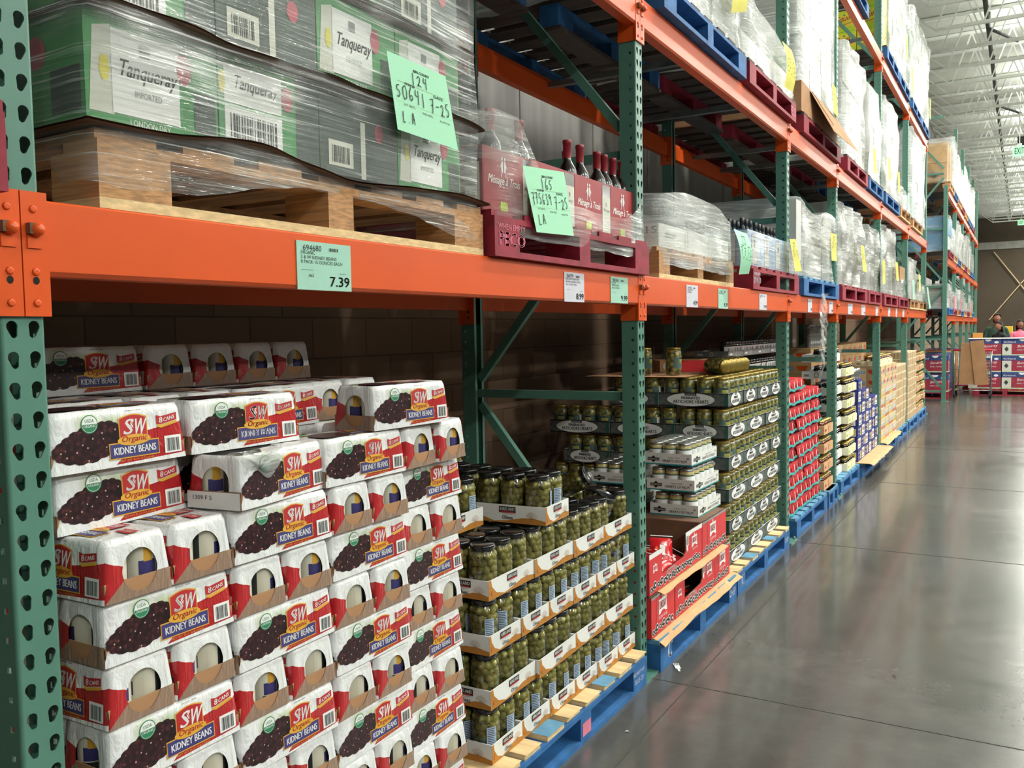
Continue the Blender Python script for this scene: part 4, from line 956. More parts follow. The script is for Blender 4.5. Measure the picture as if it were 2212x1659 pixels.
# --- trays of small jars, generic
def jar_mesh(body, lid, lab):
    def mk():
        m = MB(); m.lathe([(.034, 0), (.038, .006), (.038, .085), (.033, .1)], 14, mi=0); m.lathe([(.034, .098), (.035, .099), (.035, .114), (.001, .115)], 14, mi=1, cap=False)
        m.grid(lambda u, v: (.0386*math.cos(R(-65+130*u)), .0386*math.sin(R(-65+130*u)), .02+.055*v), 8, 1, 2); a = m.art((.0395, -.012, .04), (0, 1, 0), (0, 0, 1)); a.ell(.012, .012, .012, .014, 3, 1, 12)
        return m.obj('jar', [body, lid, lab, 'seal_red' if lab != 'white' else 'grey_mid'])
    return mk
def tray_mesh(w, d, h, mi, mark):
    def mk():
        m = MB(); tray_walls(m, w, d, h); m2 = m
        for A, q in sides(m, w, d): A.ell(q/2, h/2, h*.32, h*.36, 1, 1, 14); A.ell(q/2, h/2, h*.2, h*.24, 0, 2, 10); A.rect(q*.08, q*.25, h*.3, h*.6, 1, 1)
        return m.obj('jar_tray', [mi, mark])
    return mk
def jar_col(key, y0, n, w, d, xf, z0, levels, pitch, body, lid, lab, tr, mark, what, jn, jig=.0, rows=2, h=.05, jnm='jar'):
    for k in range(levels):
        for j in range(n):
            x = xf-d/2+rj.uniform(-jig, jig); y = y0+(w+.004)*j+w/2; z = z0+pitch*k
            wh = what+(', %s across' % od(j)+(', '+lay(k) if levels > 1 else '') if n > 1 else ', '+lay(k))
            place(key+'t', tray_mesh(w, d, h, tr, mark), (x, y, z), rj.uniform(-.02, .02)*(1 if jig else .3), 'tray of the '+wh, 'jar tray', what+' trays')
            for c in range(jn):
                for r_ in range(rows if k == levels-1 or j == 0 else 1):
                    place(key+'j', jar_mesh(body, lid, lab), (x+d/2-.045-.08*r_, y-w/2+.042+(w-.084)*c/(jn-1), z+.0035), rj.uniform(-.5, .5), od(c)+' jar of the '+wh+(', rear row' if r_ else ''), 'jar', what+' jars')
pallet(7.66, 8.10, 0, 'blue', 'short blue pallet end under the tan trays of sauce jars', x1=.04, D=1.1)
jar_col('tj', 7.66, 1, .40, .26, .0, .1455, 4, .158, 'sauce_red', 'lid_gold', 'kraft_pale', 'kraft_pale', 'seal_red', 'reddish sauce jars', 5, h=.075)
pallet(8.30, 9.36, 0, 'blue', 'blue pallet under the cream-labelled jars and pineapple cartons, nearer one', x1=.03, D=1.1)
jar_col('cj', 8.32, 1, .46, .26, -.06, .1455, 8, .152, 'sauce_dark', 'lid_steel', 'white', 'white', 'grey_mid', 'white-trayed dark jars', 5, .015, h=.07)
jar_col('yj', 8.80, 1, .46, .24, .0, .1455, 7, .152, 'sauce_dark', 'lid_gold', 'cream', 'cream', 'lime', 'cream-trayed dark jars', 5, .02, h=.07)
# dark jars on grey trays at the back of the third bay
for c in range(4):
    jar_col('dj', 6.45+.42*c, 1, .41, .26, -.46, .69, 5, .157, 'sauce_dark', 'lid_black', 'white', 'grey_mid', 'white', 'dim dark jars at the back, %s stack' % od(c), 5, rows=1, h=.045)
m = MB(); m.box(-.74, -.44, 6.43, 8.13, .143, .688); tag(m.obj('carton_stack', 'kraft_dark'), 'dark cartons hidden under the dim jars at the back of the third bay', 'cartons')
# --- cartons
def carton(w, d, h, mats, fn):
    def mk():
        m = MB(); m.box(-d, 0, 0, w, 0, h, 0)
        fn(m.art((0, 0, 0), (0, 1, 0), (0, 0, 1)), w, h); fn(m.art((-d, 0, 0), (1, 0, 0), (0, 0, 1)), d, h)
        return m.obj('carton', mats)
    return mk
def dole_w(a, w, h):
    a.rect(w*.12, w*.84, h*.08, h*.94, 1, 1); a.text('Dole', w*.2, h*.45, w*.55, h*.38, 2, 2, bold=.002); a.ell(w*.44, h*.52, .008, .007, 3, 3, 8); a.rect(w*.2, w*.75, h*.2, h*.26, 4, 2); a.rect(w*.86, w*.95, h*.2, h*.8, 0, 2)
def dole_b(a, w, h):
    a.text('Pineapple', w*.06, h*.6, w*.5, h*.2, 1, 1); a.text('Chunks', w*.1, h*.3, w*.35, h*.15, 1, 1); a.rect(w*.62, w*.9, h*.15, h*.8, 5, 1); a.rect(w*.66, w*.86, h*.25, h*.7, 6, 2)
def peach(a, w, h):
    a.ell(w*.7, h*.6, w*.18, h*.35, 3, 1, 16, 180, 360); a.rect(w*.52, w*.88, h*.58, h*.66, 3, 1); a.rect(w*.08, w*.4, h*.3, h*.55, 2, 1); a.text('PEACHES', w*.1, h*.36, w*.28, h*.14, 1, 2)
def bottles(a, w, h):
    for i in range(4):
        x = w*(.06+.235*i); a.poly([(x, 0), (x+w*.19, 0), (x+w*.19, h*.5), (x+w*.13, h*.8), (x+w*.13, h*.98), (x+w*.06, h*.98), (x+w*.06, h*.8), (x, h*.5)], 1, 1); a.rect(x+w*.02, x+w*.17, h*.1, h*.42, 3, 2); a.ell(x+w*.095, h*.55, w*.04, h*.1, 2, 2, 10)
def ribs(a, w, h):
    for i in range(6): a.rect(w*(.05+.16*i), w*(.05+.16*i)+w*.03, h*.08, h*.8, 2, 1)
    a.rect(0, w, h*.88, h*.97, 1, 1)
def plain(a, w, h): a.rect(w*.2, w*.5, h*.4, h*.6, 1, 1); a.ell(w*.75, h*.5, h*.2, h*.2, 2, 1, 12)
DM = ['dole_blue', 'white', 'red', 'yellow', 'ink', 'label_white', 'yellow']; PMt = ['beige', 'white', 'sky_blue', 'orange']; BM = ['beige', 'cream', 'sky_blue', 'yellow']; RM = ['beige', 'cream', 'kraft']; TM = ['tan', 'cream', 'sky_blue']
def cstack(key, y0, n, w, d, h, xf, z0, lv, mats, fn, lab, grp, alt=None, jig=.004, cat='carton', deep=1):
    for j in range(n):
        L = lv(j) if callable(lv) else lv
        for k in range(L):
            for q in range(deep if k >= L-2 or j == 0 else 1):
                a = alt and (j+k) % 2
                kk, mm, ff = (key+'b',)+alt if a else (key, mats, fn)
                place(kk, carton(w, d, h, mm, ff), (xf-q*(d+.004)+rj.uniform(-jig, jig), y0+(w+.003)*j, z0+(h+.002)*k), rj.uniform(-.006, .006), '%s, %s along the aisle, %s%s' % (lab, od(j), lay(k), ', row behind' if q else ''), cat, grp)
pallet(9.38, 10.85, 0, 'blue', 'blue pallet under the blue pineapple cartons', x1=.05, D=1.1)
sheet('cardboard_sheet', -.5, .16, 9.36, 10.9, .1455, 'pale cardboard sheet sticking out under the blue pineapple cartons', 9, .03)
cstack('dole', 9.42, 6, .232, .18, .118, -.0, .151, lambda j: [7, 6, 6, 5, 5, 5][j], DM, dole_b, 'blue and white pineapple carton', 'blue and white pineapple cartons', (DM, lambda a, w, h: dole_w(a, w, h)), deep=2)
for j in range(3):
    y = 9.42+.08*j
    place('tin', lambda: (lambda m: (m.lathe([(.04, 0), (.042, .002), (.042, .11), (.04, .112), (.037, .11), (.001, .11)], 16, mi=0, cap=False), m.obj('tin', ['lid_steel']))[1])(MB()), (-.06, 9.47+.085*j, .151+.12*7), 0, 'loose silver tin on top of the first pineapple column, %s' % od(j), 'tin', 'loose silver tins')
pallet(11.08, 12.36, 0, 'blue', 'blue pallet under the bottle-printed juice cartons', x1=.03, D=1.1)
pallet(12.42, 13.66, 0, 'blue', 'blue pallet under the first ribbed tan cartons, before the last bay', x1=.03, D=1.1)
sheet('cardboard_sheet', -.5, .08, 11.08, 12.5, .1455, 'pale cardboard sheet sticking out under the bottled juice cartons', 12, .03)
cstack('peach', 11.10, 4, .35, .3, .128, 0, .151, 5, BM, bottles, 'carton printed with juice bottles', 'cartons printed with juice bottles', (PMt, bottles))
cstack('pch', 11.10, 4, .35, .3, .125, 0, .151+.13*5, 2, PMt, peach, 'tan orange-bowl carton over the juice cartons', 'tan cartons with orange bowls')
jar_col('bj', 11.12, 3, .44, .26, -.04, .151+.13*5+.127*2, 1, .15, 'sauce_red', 'lid_gold', 'cream', 'cream', 'tan', 'brown jars above the bowl cartons', 5, h=.06)
cstack('rib', 12.52, 4, .28, .3, .105, 0, .1455, 8, RM, ribs, 'ribbed tan carton of small bottles', 'ribbed tan cartons')
cstack('bowl', 9.2, 9, .4, .3, .128, -.42, .1455, 9, ['tan', 'cream', 'sky_blue', 'orange'], peach, 'dim tan bowl carton at the back', 'dim tan cartons at the back', deep=1)
def tumblers():
    m = MB()
    for i in range(2): m.lathe([(.03, .0), (.036, .12), (.034, .12), (.029, .004)], 12, 0, 0, 0, cap=False, T=Matrix.Translation((0, 0, .125*i)))
    return m.obj('drinking_glass', 'glassy')
pm('glassy', '#aab0ac', .15, var=.05, coat=.6)
for i in range(8): place('tumb', tumblers, (-.52, 9.6+.1*i, .1455+.13*9), 0, 'tall clear drinking glass pair on top of the dim tan cartons, %s from the post' % od(i), 'glass', 'drinking glasses on the dim cartons')
pallet(13.84, 15.08, 0, 'blue', 'blue pallet under the ribbed tan cartons of the last bay', x1=.03, D=1.1)
pallet(15.14, 16.42, 0, 'blue', 'blue pallet under the orange jars at the rack end', x1=.03, D=1.1)
cstack('last', 13.92, 4, .28, .3, .098, 0, .1455, 10, RM, ribs, 'ribbed tan carton in the last bay', 'ribbed tan cartons in the last bay')
for k in range(6):
    jar_col('hj', 15.08, 3, .44, .26, 0, .1455+.165*k, 1, .15, 'honey', 'lid_gold', 'cream', 'tan', 'red', 'orange jars, rack end, %s row up' % od(k), 4, .015, rows=1, h=.06)
m = MB(); m.box(-.9, -.30, 11.1, 13.66, .146, .95); tag(m.obj('carton_stack', 'tan'), 'tan carton mass behind the juice cartons in the fifth bay', 'cartons')
m = MB(); m.box(-.9, -.305, 13.9, 16.44, .146, 1.10); tag(m.obj('carton_stack', 'tan'), 'tan carton mass behind the last bay cartons', 'cartons')
# ---------------------------------------------------------------- lower shelf
ZS = Z1+BH+.001
pallet(1.0, 2.295, ZS, 'wood', 'bare wood pallet under the green gin cartons on the lower shelf', x1=.0, D=1.1)
def gin_art(kind):
    def fn(a, w, h):
        a.rect(0, w, 0, h, 0, 1)
        if kind == 0:
            a.poly([(w*.02, h*.1), (w*.19, h*.1), (w*.18, h*.9), (w*.06, h*.85)], 6, 2); a.ell(w*.13, h*.5, w*.035, h*.12, 4, 3, 12)
            a.rect(w*.18, w*.68, h*.12, h*.88, 1, 3); a.text('Tanqueray', w*.21, h*.42, w*.43, h*.2, 3, 4, .25, bold=.0008); a.text('IMPORTED', w*.34, h*.3, w*.2, h*.06, 5, 4); a.rect(w*.38, w*.46, h*.68, h*.8, 5, 4)
            a.ell(w*.72, h*.68, w*.06, h*.15, 2, 4, 20); a.text('LONDON DRY', w*.3, h*.03, w*.3, h*.06, 1, 3); a.rect(w*.8, w*.98, h*.1, h*.5, 7, 2)
        elif kind == 1:
            a.rect(w*.05, w*.6, h*.04, h*.46, 1, 2); a.bars(w*.1, h*.08, w*.45, h*.32, 3, 18, 3); a.rect(w*.05, w*.6, h*.5, h*.9, 1, 2); a.text('Tanqueray', w*.12, h*.62, w*.42, h*.18, 3, 4, .25); a.ell(w*.66, h*.7, w*.06, h*.14, 2, 3, 20); a.ell(w*.03, h*.7, w*.03, h*.12, 4, 3, 12); a.rect(w*.75, w, 0, h, 7, 2)
        else:
            a.rect(0, w, 0, h, 7, 1); a.rect(w*.1, w*.4, h*.1, h*.4, 6, 2); a.bars(w*.14, h*.14, w*.22, h*.2, 3, 12, 3); a.rect(w*.5, w*.56, 0, h*.7, 6, 2); a.ell(w*.75, h*.62, w*.06, h*.12, 2, 2, 16)
    return fn
GM = ['gin_green', 'white', 'seal_red', 'ink', 'lemon', 'grey_mid', 'label_white', 'gin_dark']
def gin_box(key, w, d, h, kind, loc, lab, side=0):
    def mk():
        m = MB(); m.box(-d, 0, 0, w, 0, h, 7); gin_art(kind)(m.art((0, 0, 0), (0, 1, 0), (0, 0, 1)), w, h); gin_art(side)(m.art((-d, 0, 0), (1, 0, 0), (0, 0, 1)), d, h); return m.obj('gin_carton', GM)
    place(key, mk, loc, 0, lab, 'carton', 'green and white gin cartons')
def slip(z, seed, amp, lab, y0=.97, y1=2.31, x1=.02):
    m = MB()
    def fn(u, v):
        y = y0+(y1-y0)*v; e = max(0, (u-.85)/.15); f = max(0, 1-v*8)
        return (-1.08+(x1+1.08+.02*noise.noise(Vector((y*7, seed, 0))))*u, y, z+e*(amp*noise.noise(Vector((y*2.6, seed, 2)))+.006)+f*amp*.3*noise.noise(Vector((u*5, seed, 9)))+.0015)
    m.grid(fn, 30, 60, 0); m.grid(lambda u, v: Vector(fn(u, v))-Vector((0, 0, .004)), 30, 60, 0, flip=True); tag(m.obj('slip_sheet', 'kraft_dark'), lab, 'cardboard sheet')
ZG = ZS+.145
slip(ZG+.004, 3, .04, 'wavy brown slip sheet between the bare wood pallet and the gin cartons')
for k, ks in enumerate(((0, 1, 2, 0), (1, 2, 0, 0), (2, 2, 1, 2))):
    z = ZG+.016+.222*k
    for j, kind in enumerate(ks):
        for q in (0, 1):
            gin_box('gin%d%d' % (kind, k % 2), .302, .5, .205, kind, (-.035-.505*q, 1.005+.306*j, z), 'green and white gin carton, %s along, %s%s' % (od(j), lay(k), ', rear row' if q else ''))
slip(ZG+.016+.209, 8, .02, 'brown slip sheet between the lower and middle layers of gin cartons', .985, 2.30, .015)
slip(ZG+.016+.431, 5, .02, 'brown slip sheet under the top layer of gin cartons', .985, 2.29, .0)
w_ = shell('stretch_wrap', -1.07, .008, .985, 2.285, ZS+.075, ZG+.66, 'film_steep', None, r=.03, amp=.010, seed=1, nz=26, per=22, top=False, zbot=lambda x, y: ZS+(.10 if x < -.1 else .045+.06*math.sin(max(0, min(1, (y-1.2)/.9))*math.pi)))
tag(w_, 'clear streaky stretch wrap pulled round the gin cartons and the bare wood pallet', 'plastic wrap')
w_ = shell('stretch_wrap', -1.065, .016, .98, 2.29, ZG+.05, ZG+.62, 'film_mid2', None, r=.03, amp=.006, seed=4, nz=16, per=20, top=False) if False else None
# wine
pallet(2.315, 3.60, ZS, 'red', 'red painted pallet under the wine on the lower shelf', x1=.03, D=1.1, marks=lambda a, W: (a.text('WHEN EMPTY', .02, .085, .17, .018, 1, 1), a.text('PECO', .025, .035, .16, .042, 1, 1, bold=.004)))
def wine_case():
    t = bpy.data.objects.new('wine_case', None); col.objects.link(t); w, d, h = .345, .25, .205
    m = MB(); m.box(-d, 0, 0, w, 0, h*.985, 0)
    for i in range(9): y = w*i/8; 
    def art(a, w):
        a.rect(0, w, 0, h, 0, 1); a.rect(w*.02, w*.70, 0, h, 1, 2)
        a.text('Ménage à Trois', w*.08, h*.42, w*.58, h*.17, 2, 3, .3, bold=.001)
        for s in (-1, 1):
            c = w*.37; a.poly([(c+s*.004, h*.66), (c+s*.012, h*.66), (c+s*.016, h*.76), (c+s*.010, h*.84), (c+s*.003, h*.82)], 2, 3); a.ell(c+s*.009, h*.87, .0045, .006, 2, 3, 8); a.line([(c+s*.010, h*.66), (c+s*.016, h*.58)], .003, 2, 3); a.line([(c+s*.012, h*.8), (c+s*.022, h*.72)], .0025, 2, 3)
            a.ell(c+s*.014, h*.12, .01, .018, 3, 3, 10)
        a.ell(w*.37, h*.12, .01, .018, 3, 3, 10); a.rect(w*.74, w*.96, h*.02, h*.75, 4, 2); a.rect(w*.74, w*.96, h*.75, h*.97, 5, 2); a.text('Ménage', w*.77, h*.45, w*.16, h*.07, 5, 3, .3); a.ell(w*.85, h*.6, .006, .01, 5, 3, 8)
    art(m.art((0, 0, 0), (0, 1, 0), (0, 0, 1)), w); art(m.art((-d, 0, 0), (1, 0, 0), (0, 0, 1)), d)
    m.obj('carton', ['wine_red', 'wine_mid', 'white', 'lime', 'label_white', 'wine_dark'], t); return t
def wine_bottle():
    t = bpy.data.objects.new('wine_bottle', None); col.objects.link(t)
    m = MB(); m.lathe([(.034, 0), (.037, .004), (.037, .19), (.034, .205), (.018, .232), (.0145, .245), (.0145, .30)], 16); m.obj('glass', 'wine_dark', t)
    m = MB(); m.lathe([(.0152, .245), (.0152, .298), (.0165, .299), (.0165, .312), (.015, .314), (.001, .314)], 16, cap=False); m.obj('capsule', 'wine_red', t); return t
ZW = ZS+.145
for j in range(4):
    y = 2.33+.315*j if j else 2.36
    if j: y = 2.66+.33*(j-1)-.02
    h0 = 0 if j else -.02
    place('wcase', wine_case, (-.02, y-(.05 if j == 0 else 0), ZW), 0, 'red wine carton with a white script name, %s along the aisle' % od(j), 'wine carton', 'red wine cartons on the lower shelf') if j else place('wcase', wine_case, (-.03, 2.345, ZW), 0, 'wine carton half under crumpled wrap at the near corner of the red pallet', 'wine carton', 'red wine cartons on the lower shelf')
    place('wcase', wine_case, (-.33, y, ZW), 0, 'red wine carton in the second row back, %s from the gin cartons' % od(j), 'wine carton', 'red wine cartons on the lower shelf')
m = MB(); m.box(-1.0, -.6, 2.36, 3.58, ZW, ZW+.19); tag(m.obj('wine_case', 'wine_red'), 'red wine carton row at the back of the red pallet, dim', 'wine carton')
for i, y in enumerate((2.47, 2.66, 3.03, 3.14, 3.21, 3.30, 3.37, 3.46, 3.555)):
    place('wbot', wine_bottle, (-.075 if i != 4 else -.17, y, ZW+.03-(.0 if i else -.0)), 0, 'red-capped wine bottle neck standing out of the cartons, %s from the near end' % od(i), 'wine bottle', 'red-capped wine bottles')
def ztw(x, y):
    v = ZW+.07+.07*max(0, (y-3.3)/.28)**2*1.6
    if y < 2.72: v = ZW+.07+.24*min(1, max(0, (2.72-y)/.22))
    return v if x > -.3 else ZW+.20
w_ = shell('stretch_wrap', -.98, .020, 2.325, 3.595, ZS+.07, 0, 'film_clear', None, r=.03, amp=.013, seed=7, nz=14, per=24, top=False, ztop=ztw); tag(w_, 'torn clear stretch wrap round the wine cartons on the red pallet', 'plastic wrap')
w_ = shell('stretch_wrap', -.42, -.0, 2.33, 2.62, ZW+.16, ZW+.31, 'film_clear', None, r=.07, amp=.03, seed=17, nz=10, per=30, lump=2.5); tag(w_, 'crumpled clear wrap heaped over the near wine carton and bottle', 'plastic wrap')
w_ = shell('stretch_wrap', -.9, -.35, 2.7, 3.55, ZW+.15, ZW+.23, 'film_mid', None, r=.07, amp=.03, seed=27, nz=6, per=22, lump=2.5); tag(w_, 'loose crumpled wrap lying over the rear wine cartons', 'plastic wrap')
# --- papers and shelf signs
def bin_note(pts, x, item, cnt, date, ini, lab, mat='mint', curl=0):
    # pts: four corners (y,z): top left, top right, bottom right, bottom left
    (ay, az), (by, bz), (cy, cz), (dy, dz) = pts; m = MB()
    def fn(u, v): return Vector((x+curl*(math.sin(v*3)*.5+u*.3)*.05, (dy+(cy-dy)*u)*(1-v)+(ay+(by-ay)*u)*v, (dz+(cz-dz)*u)*(1-v)+(az+(bz-az)*u)*v))
    m.grid(fn, 8, 8, 0)
    class Q(Art):
        def P(s, u, v, l): return fn(u, v)+Vector((.0008*l, 0, 0))
    a = Q(m, Vector(), Vector((0, 1, 0)), Vector((0, 0, 1)), 1)
    a.text('BIN COUNT', .40, .86, .27, .035, 1, 1, bold=.004); a.hand(cnt, .33, .69, .30, .15, 1); a.text('ITEM#', .22, .64, .16, .035, 1, 1, bold=.004)
    a.hand(item, .05, .45, .50, .17, 1); a.text('DATE', .70, .62, .16, .035, 1, 1, bold=.004); a.hand(date, .60, .41, .36, .17, 1)
    a.text('1ST INTL', .16, .36, .18, .028, 1, 1); a.text('2ND INTL', .45, .33, .18, .028, 1, 1); a.text('AUDITOR', .74, .31, .18, .028, 1, 1)
    if ini: a.hand(ini, .10, .13, .22, .16, 1)
    a.rect(.1, .9, .663, .667, 2, 1); a.rect(.0, 1, .395, .397, 2, 1); tag(m.obj('count_note', [mat, 'ink', 'sage']), lab, 'paper note')
bin_note([(1.80, 2.252), (2.062, 2.25), (2.118, 2.056), (1.838, 2.062)], .032, '50641', '124', '7-25', 'L.A', 'mint green count note marked 124 stuck on the wrapped gin cartons')
bin_note([(2.471, 2.066), (2.765, 2.088), (2.836, 1.873), (2.558, 1.862)], .044, '775639', '165', '7-25', 'LA', 'mint green count note marked 165 stuck on the wrapped wine')
bin_note([(4.72, 2.07), (4.93, 2.06), (4.98, 1.84), (4.83, 1.83)], .075, '77', '12', '7-2', '', 'mint green note curling off the white carton wrap', curl=1)
for i, (q, w, s) in enumerate((([(6.12, 2.131), (6.301, 2.146), (6.50, 1.935), (6.287, 1.921)], .06, 'on the wrapped blue bottles'), ([(7.424, 2.285), (7.68, 2.295), (7.70, 2.075), (7.465, 2.068)], .09, 'on the tall grey wrapped load'), ([(9.2, 2.33), (9.4, 2.33), (9.62, 2.08), (9.35, 2.08)], .05, 'on the load past the fourth post'), ([(10.75, 2.28), (10.98, 2.28), (11.0, 2.02), (10.78, 2.0)], .05, 'just before the fifth post'), ([(11.9, 2.33), (12.15, 2.33), (12.3, 2.1), (12.05, 2.1)], .05, 'past the fifth post'), ([(14.75, 2.33), (15.0, 2.3), (15.1, 2.08), (14.85, 2.05)], .05, 'near the far end of the lower shelf'))):
    bin_note(q, w, '5064', '84', '7-25', '', 'pale yellow count note '+s, 'note_yellow')
for i, q in enumerate(([(13.6, 2.17), (13.85, 2.17), (13.9, 1.9), (13.65, 1.9)], [(15.7, 2.15), (15.95, 2.15), (16.5, 1.82), (16.2, 1.8)])): bin_note(q, .08, '77', '45', '7-25', '', 'mint green note %s the far end of the lower shelf' % ('before' if i == 0 else 'hanging at'), 'mint')
def price(y0, y1, z0, z1, mat, no, lines, pr, lab, small=''):
    m = MB(); m.box(.0065, .0085, y0, y1, z0, z1, 0); w, h = y1-y0, z1-z0; a = m.art((.0086, y0, z0), (0, 1, 0), (0, 0, 1))
    a.text(no, w*.11, h*.81, w*.33, h*.12, 1, 1)
    for i, t in enumerate(lines): a.text(t, w*.07, h*(.735-.095*i), w*min(.9, .036*len(t)), h*.07, 1, 1)
    a.bars(w*.58, h*.83, w*.18, h*.07, 1, 12, 1); a.text(pr, w*.58, h*.09, w*.37, h*.21, 1, 1, bold=.002)
    a.text('UNIT PRICE PER OUNCE', w*.07, h*.40, w*.21, h*.02, 1, 1); 
    if small: a.text(small, w*.19, h*.27, w*.10, h*.06, 1, 1)
    a.text('SELL PRICE', w*.77, h*.36, w*.12, h*.02, 1, 1)
    tag(m.obj('price_card', [mat, 'ink']), lab, 'price card')
price(1.482, 1.667, 1.640, 1.7515, 'sign_teal', '694680', ['ORGANIC', 'S & W KIDNEY BEANS', '8 PACK 15 OUNCES EACH'], '7.39', 'teal price card reading 7.39 on the orange beam above the bean packs', '.062')
price(2.825, 2.99, 1.641, 1.748, 'sign_white', '784779', ['KIRKLAND SIGNATURE', 'SPANISH QUEEN OLIVES', '2/21 OUNCE JARS'], '8.99', 'white price card reading 8.99 on the orange beam')
price(3.236, 3.412, 1.645, 1.750, 'sign_teal', '98765', ['SLICED', 'RIPE OLIVES', '8/6.5 OUNCES'], '9.99', 'pale teal price card reading 9.99 next to the second green post')
price(4.15, 4.325, 1.643, 1.752, 'sign_white', '411922', ['SLICED OLIVES', 'CALIFORNIA'], '4.99', 'white price card reading 4.99 under the white carton pallet')
price(4.67, 4.845, 1.643, 1.75, 'sign_teal', '31187', ['HEARTS OF PALM'], '9.39', 'teal price card reading 9.39 under the white carton pallet')
for i, (a, b) in enumerate(((5.525, 5.71), (6.96, 7.115), (7.815, 7.985), (8.75, 9.0), (9.55, 9.8), (10.55, 10.75), (11.6, 11.8), (12.35, 12.5), (13.1, 13.3))):
    price(a, b, 1.648, 1.748, 'sign_white', '1234', ['ITEM'], '7.99', 'white price card far along the lower beam, %s past the second post' % od(i))
def load(y0, y1, z0, z1, lab, inner='load_grey', wrapm='film_white', x1=.0, D=1.0, seed=0, steps=None, amp=.018, ztop=None, cartons_=True, lump=1):
    t = thing('wrapped_load', lab, 'wrapped load', (0, 0, 0))
    m = MB(); rd = random.Random(seed); n = max(2, int((z1-z0)/.28)); c = max(2, round((y1-y0)/.4))
    for k in range(n):
        for j in range(c):
            yy = y0+.02+(y1-y0-.04)*j/c; zz = z0+(z1-z0-.03)*k/n
            if ztop and zz+(z1-z0)/n > ztop(0, yy+.2): continue
            e = rd.uniform(0, .02)
            m.box(x1-D+.02, x1-.03-e, yy+.004, yy+(y1-y0-.04)/c-.004, zz, zz+(z1-z0-.03)/n-.006, rd.choice((0, 0, 1)))
    m.obj('carton_block', [inner, 'load_white' if inner != 'load_dark' else 'load_dark'], t)
    shell('wrap', x1-D, x1, y0, y1, z0-.02, z1, wrapm, t, r=.06, amp=amp, seed=seed, nz=24, per=14, ztop=ztop, lump=lump)
    return t
# white carton pallet with a heap of crumpled wrap
pallet(3.80, 4.99, ZS, 'wood', 'wooden pallet under the white carton right of the wine, on the lower shelf', x1=.0, D=1.1)
t = thing('wrapped_load', 'white cartons under bulging clear wrap right of the wine, one carton numbered 7215', 'wrapped load')
m = MB()
for j in range(3): m.box(-.42, -.02, 3.85+.37*j, 3.85+.365+.37*j, ZS+.146, ZS+.255)
for j in range(3): m.box(-1.0, -.46, 3.70+.4*j, 4.09+.4*j, ZS+.146, ZS+.255)
a = m.art((-.42, 3.85-.0006, ZS+.146), (1, 0, 0), (0, 0, 1)); a.text('7215', .26, .065, .13, .030, 1, 1, bold=.002); a.bars(.22, .015, .08, .03, 1); 
a = m.art((-.0195, 3.85, ZS+.146), (0, 1, 0), (0, 0, 1)); a.rect(.40, .404, 0, .109, 2, 1); a.rect(.08, .2, .05, .055, 2, 1); a.rect(.08, .24, .065, .07, 2, 1)
m.obj('carton', ['card_white', 'ink', 'grey_mid'], t)
m = MB(); m.box(-.9, -.1, 3.85, 4.75, ZS+.256, ZS+.30); m.obj('dark_tray', 'grey_dark', t)
shell('wrap', -1.05, .012, 3.79, 4.97, ZS+.06, 0, 'film_mid', t, r=.08, amp=.016, seed=31, nz=20, per=22, lump=1.3, ztop=lambda x, y: ZS+.30+.145*math.sin(max(0, min(1, (y-3.5)/1.6))*math.pi)**.8-.06*max(0, x+.25))
# blue gin bottles
pallet(5.34, 6.60, ZS, 'red', 'red painted pallet under the sky blue bottle cartons', x1=.02, D=1.1, marks=lambda a, W: (a.text('WHEN EMPTY', .02, .085, .15, .018, 0, 1), a.text('PECO', .02, .035, .15, .042, 0, 1, bold=.004)))
def blue_case():
    t = bpy.data.objects.new('blue_case', None); col.objects.link(t); m = MB(); w, d, h = .30, .26, .22; m.box(-d, 0, 0, w, 0, h)
    for A, q in ((m.art((0, 0, 0), (0, 1, 0), (0, 0, 1)), w), (m.art((-d, 0, 0), (1, 0, 0), (0, 0, 1)), d)):
        A.rect(q*.30, q*.74, .012, h*.9, 2, 1); A.ell(q*.52, h*.9, q*.22, h*.06, 2, 1, 16); A.rect(q*.33, q*.71, .018, h*.88, 1, 2); A.text('BOMBAY', q*.37, h*.80, q*.3, .011, 2, 3); A.ell(q*.52, h*.66, q*.08, h*.11, 2, 3, 14); A.text('SAPPHIRE', q*.36, h*.45, q*.32, .01, 2, 3, .2); A.rect(0, q, h*.0, h*.03, 2, 1)
        for i in range(3): A.rect(q*.38, q*.66, h*(.15+.08*i), h*(.165+.08*i), 3, 3)
    m.obj('carton', ['bottle_blue', 'label_white', 'dole_blue', 'grey_mid'], t)
    for x in (-.21, -.13, -.05):
        for y in (.06, .15, .24):
            m = MB(); m.lathe([(.02, h-.01), (.018, h+.02), (.0125, h+.03), (.0125, h+.035), (.014, h+.036), (.014, h+.075), (.001, h+.076)], 12, x, y, 1, cap=False); m.obj('bottle_cap', ['bottle_blue', 'black'], t)
    return t
for j in range(4):
    for q in (0, 1): place('bcase', blue_case, (-.02-.27*q, 5.36+.305*j, ZS+.146), 0, 'sky blue bottle case on the red pallet, %s along the aisle, %s row' % (od(j), 'front' if q == 0 else 'rear'), 'bottle case', 'sky blue bottle cases')
for j in range(5): place('bcase', blue_case, (-.56-.0, 5.05+.305*j, ZS+.146), 0, 'dim sky blue bottle case at the back of the red pallet, %s along' % od(j), 'bottle case', 'sky blue bottle cases')
tag(shell('stretch_wrap', -.62, .0, 5.345, 6.6, ZS+.10, 0, 'film_mid', None, r=.04, amp=.012, seed=41, nz=12, per=22, top=False, ztop=lambda x, y: ZS+.365-.02*max(0, x+.3)), 'streaky wrap round the sky blue bottle cases', 'plastic wrap')
pallet(6.72, 8.16, ZS, 'blue', 'worn light blue pallet under the tall grey wrapped load', x1=.03, D=1.1)
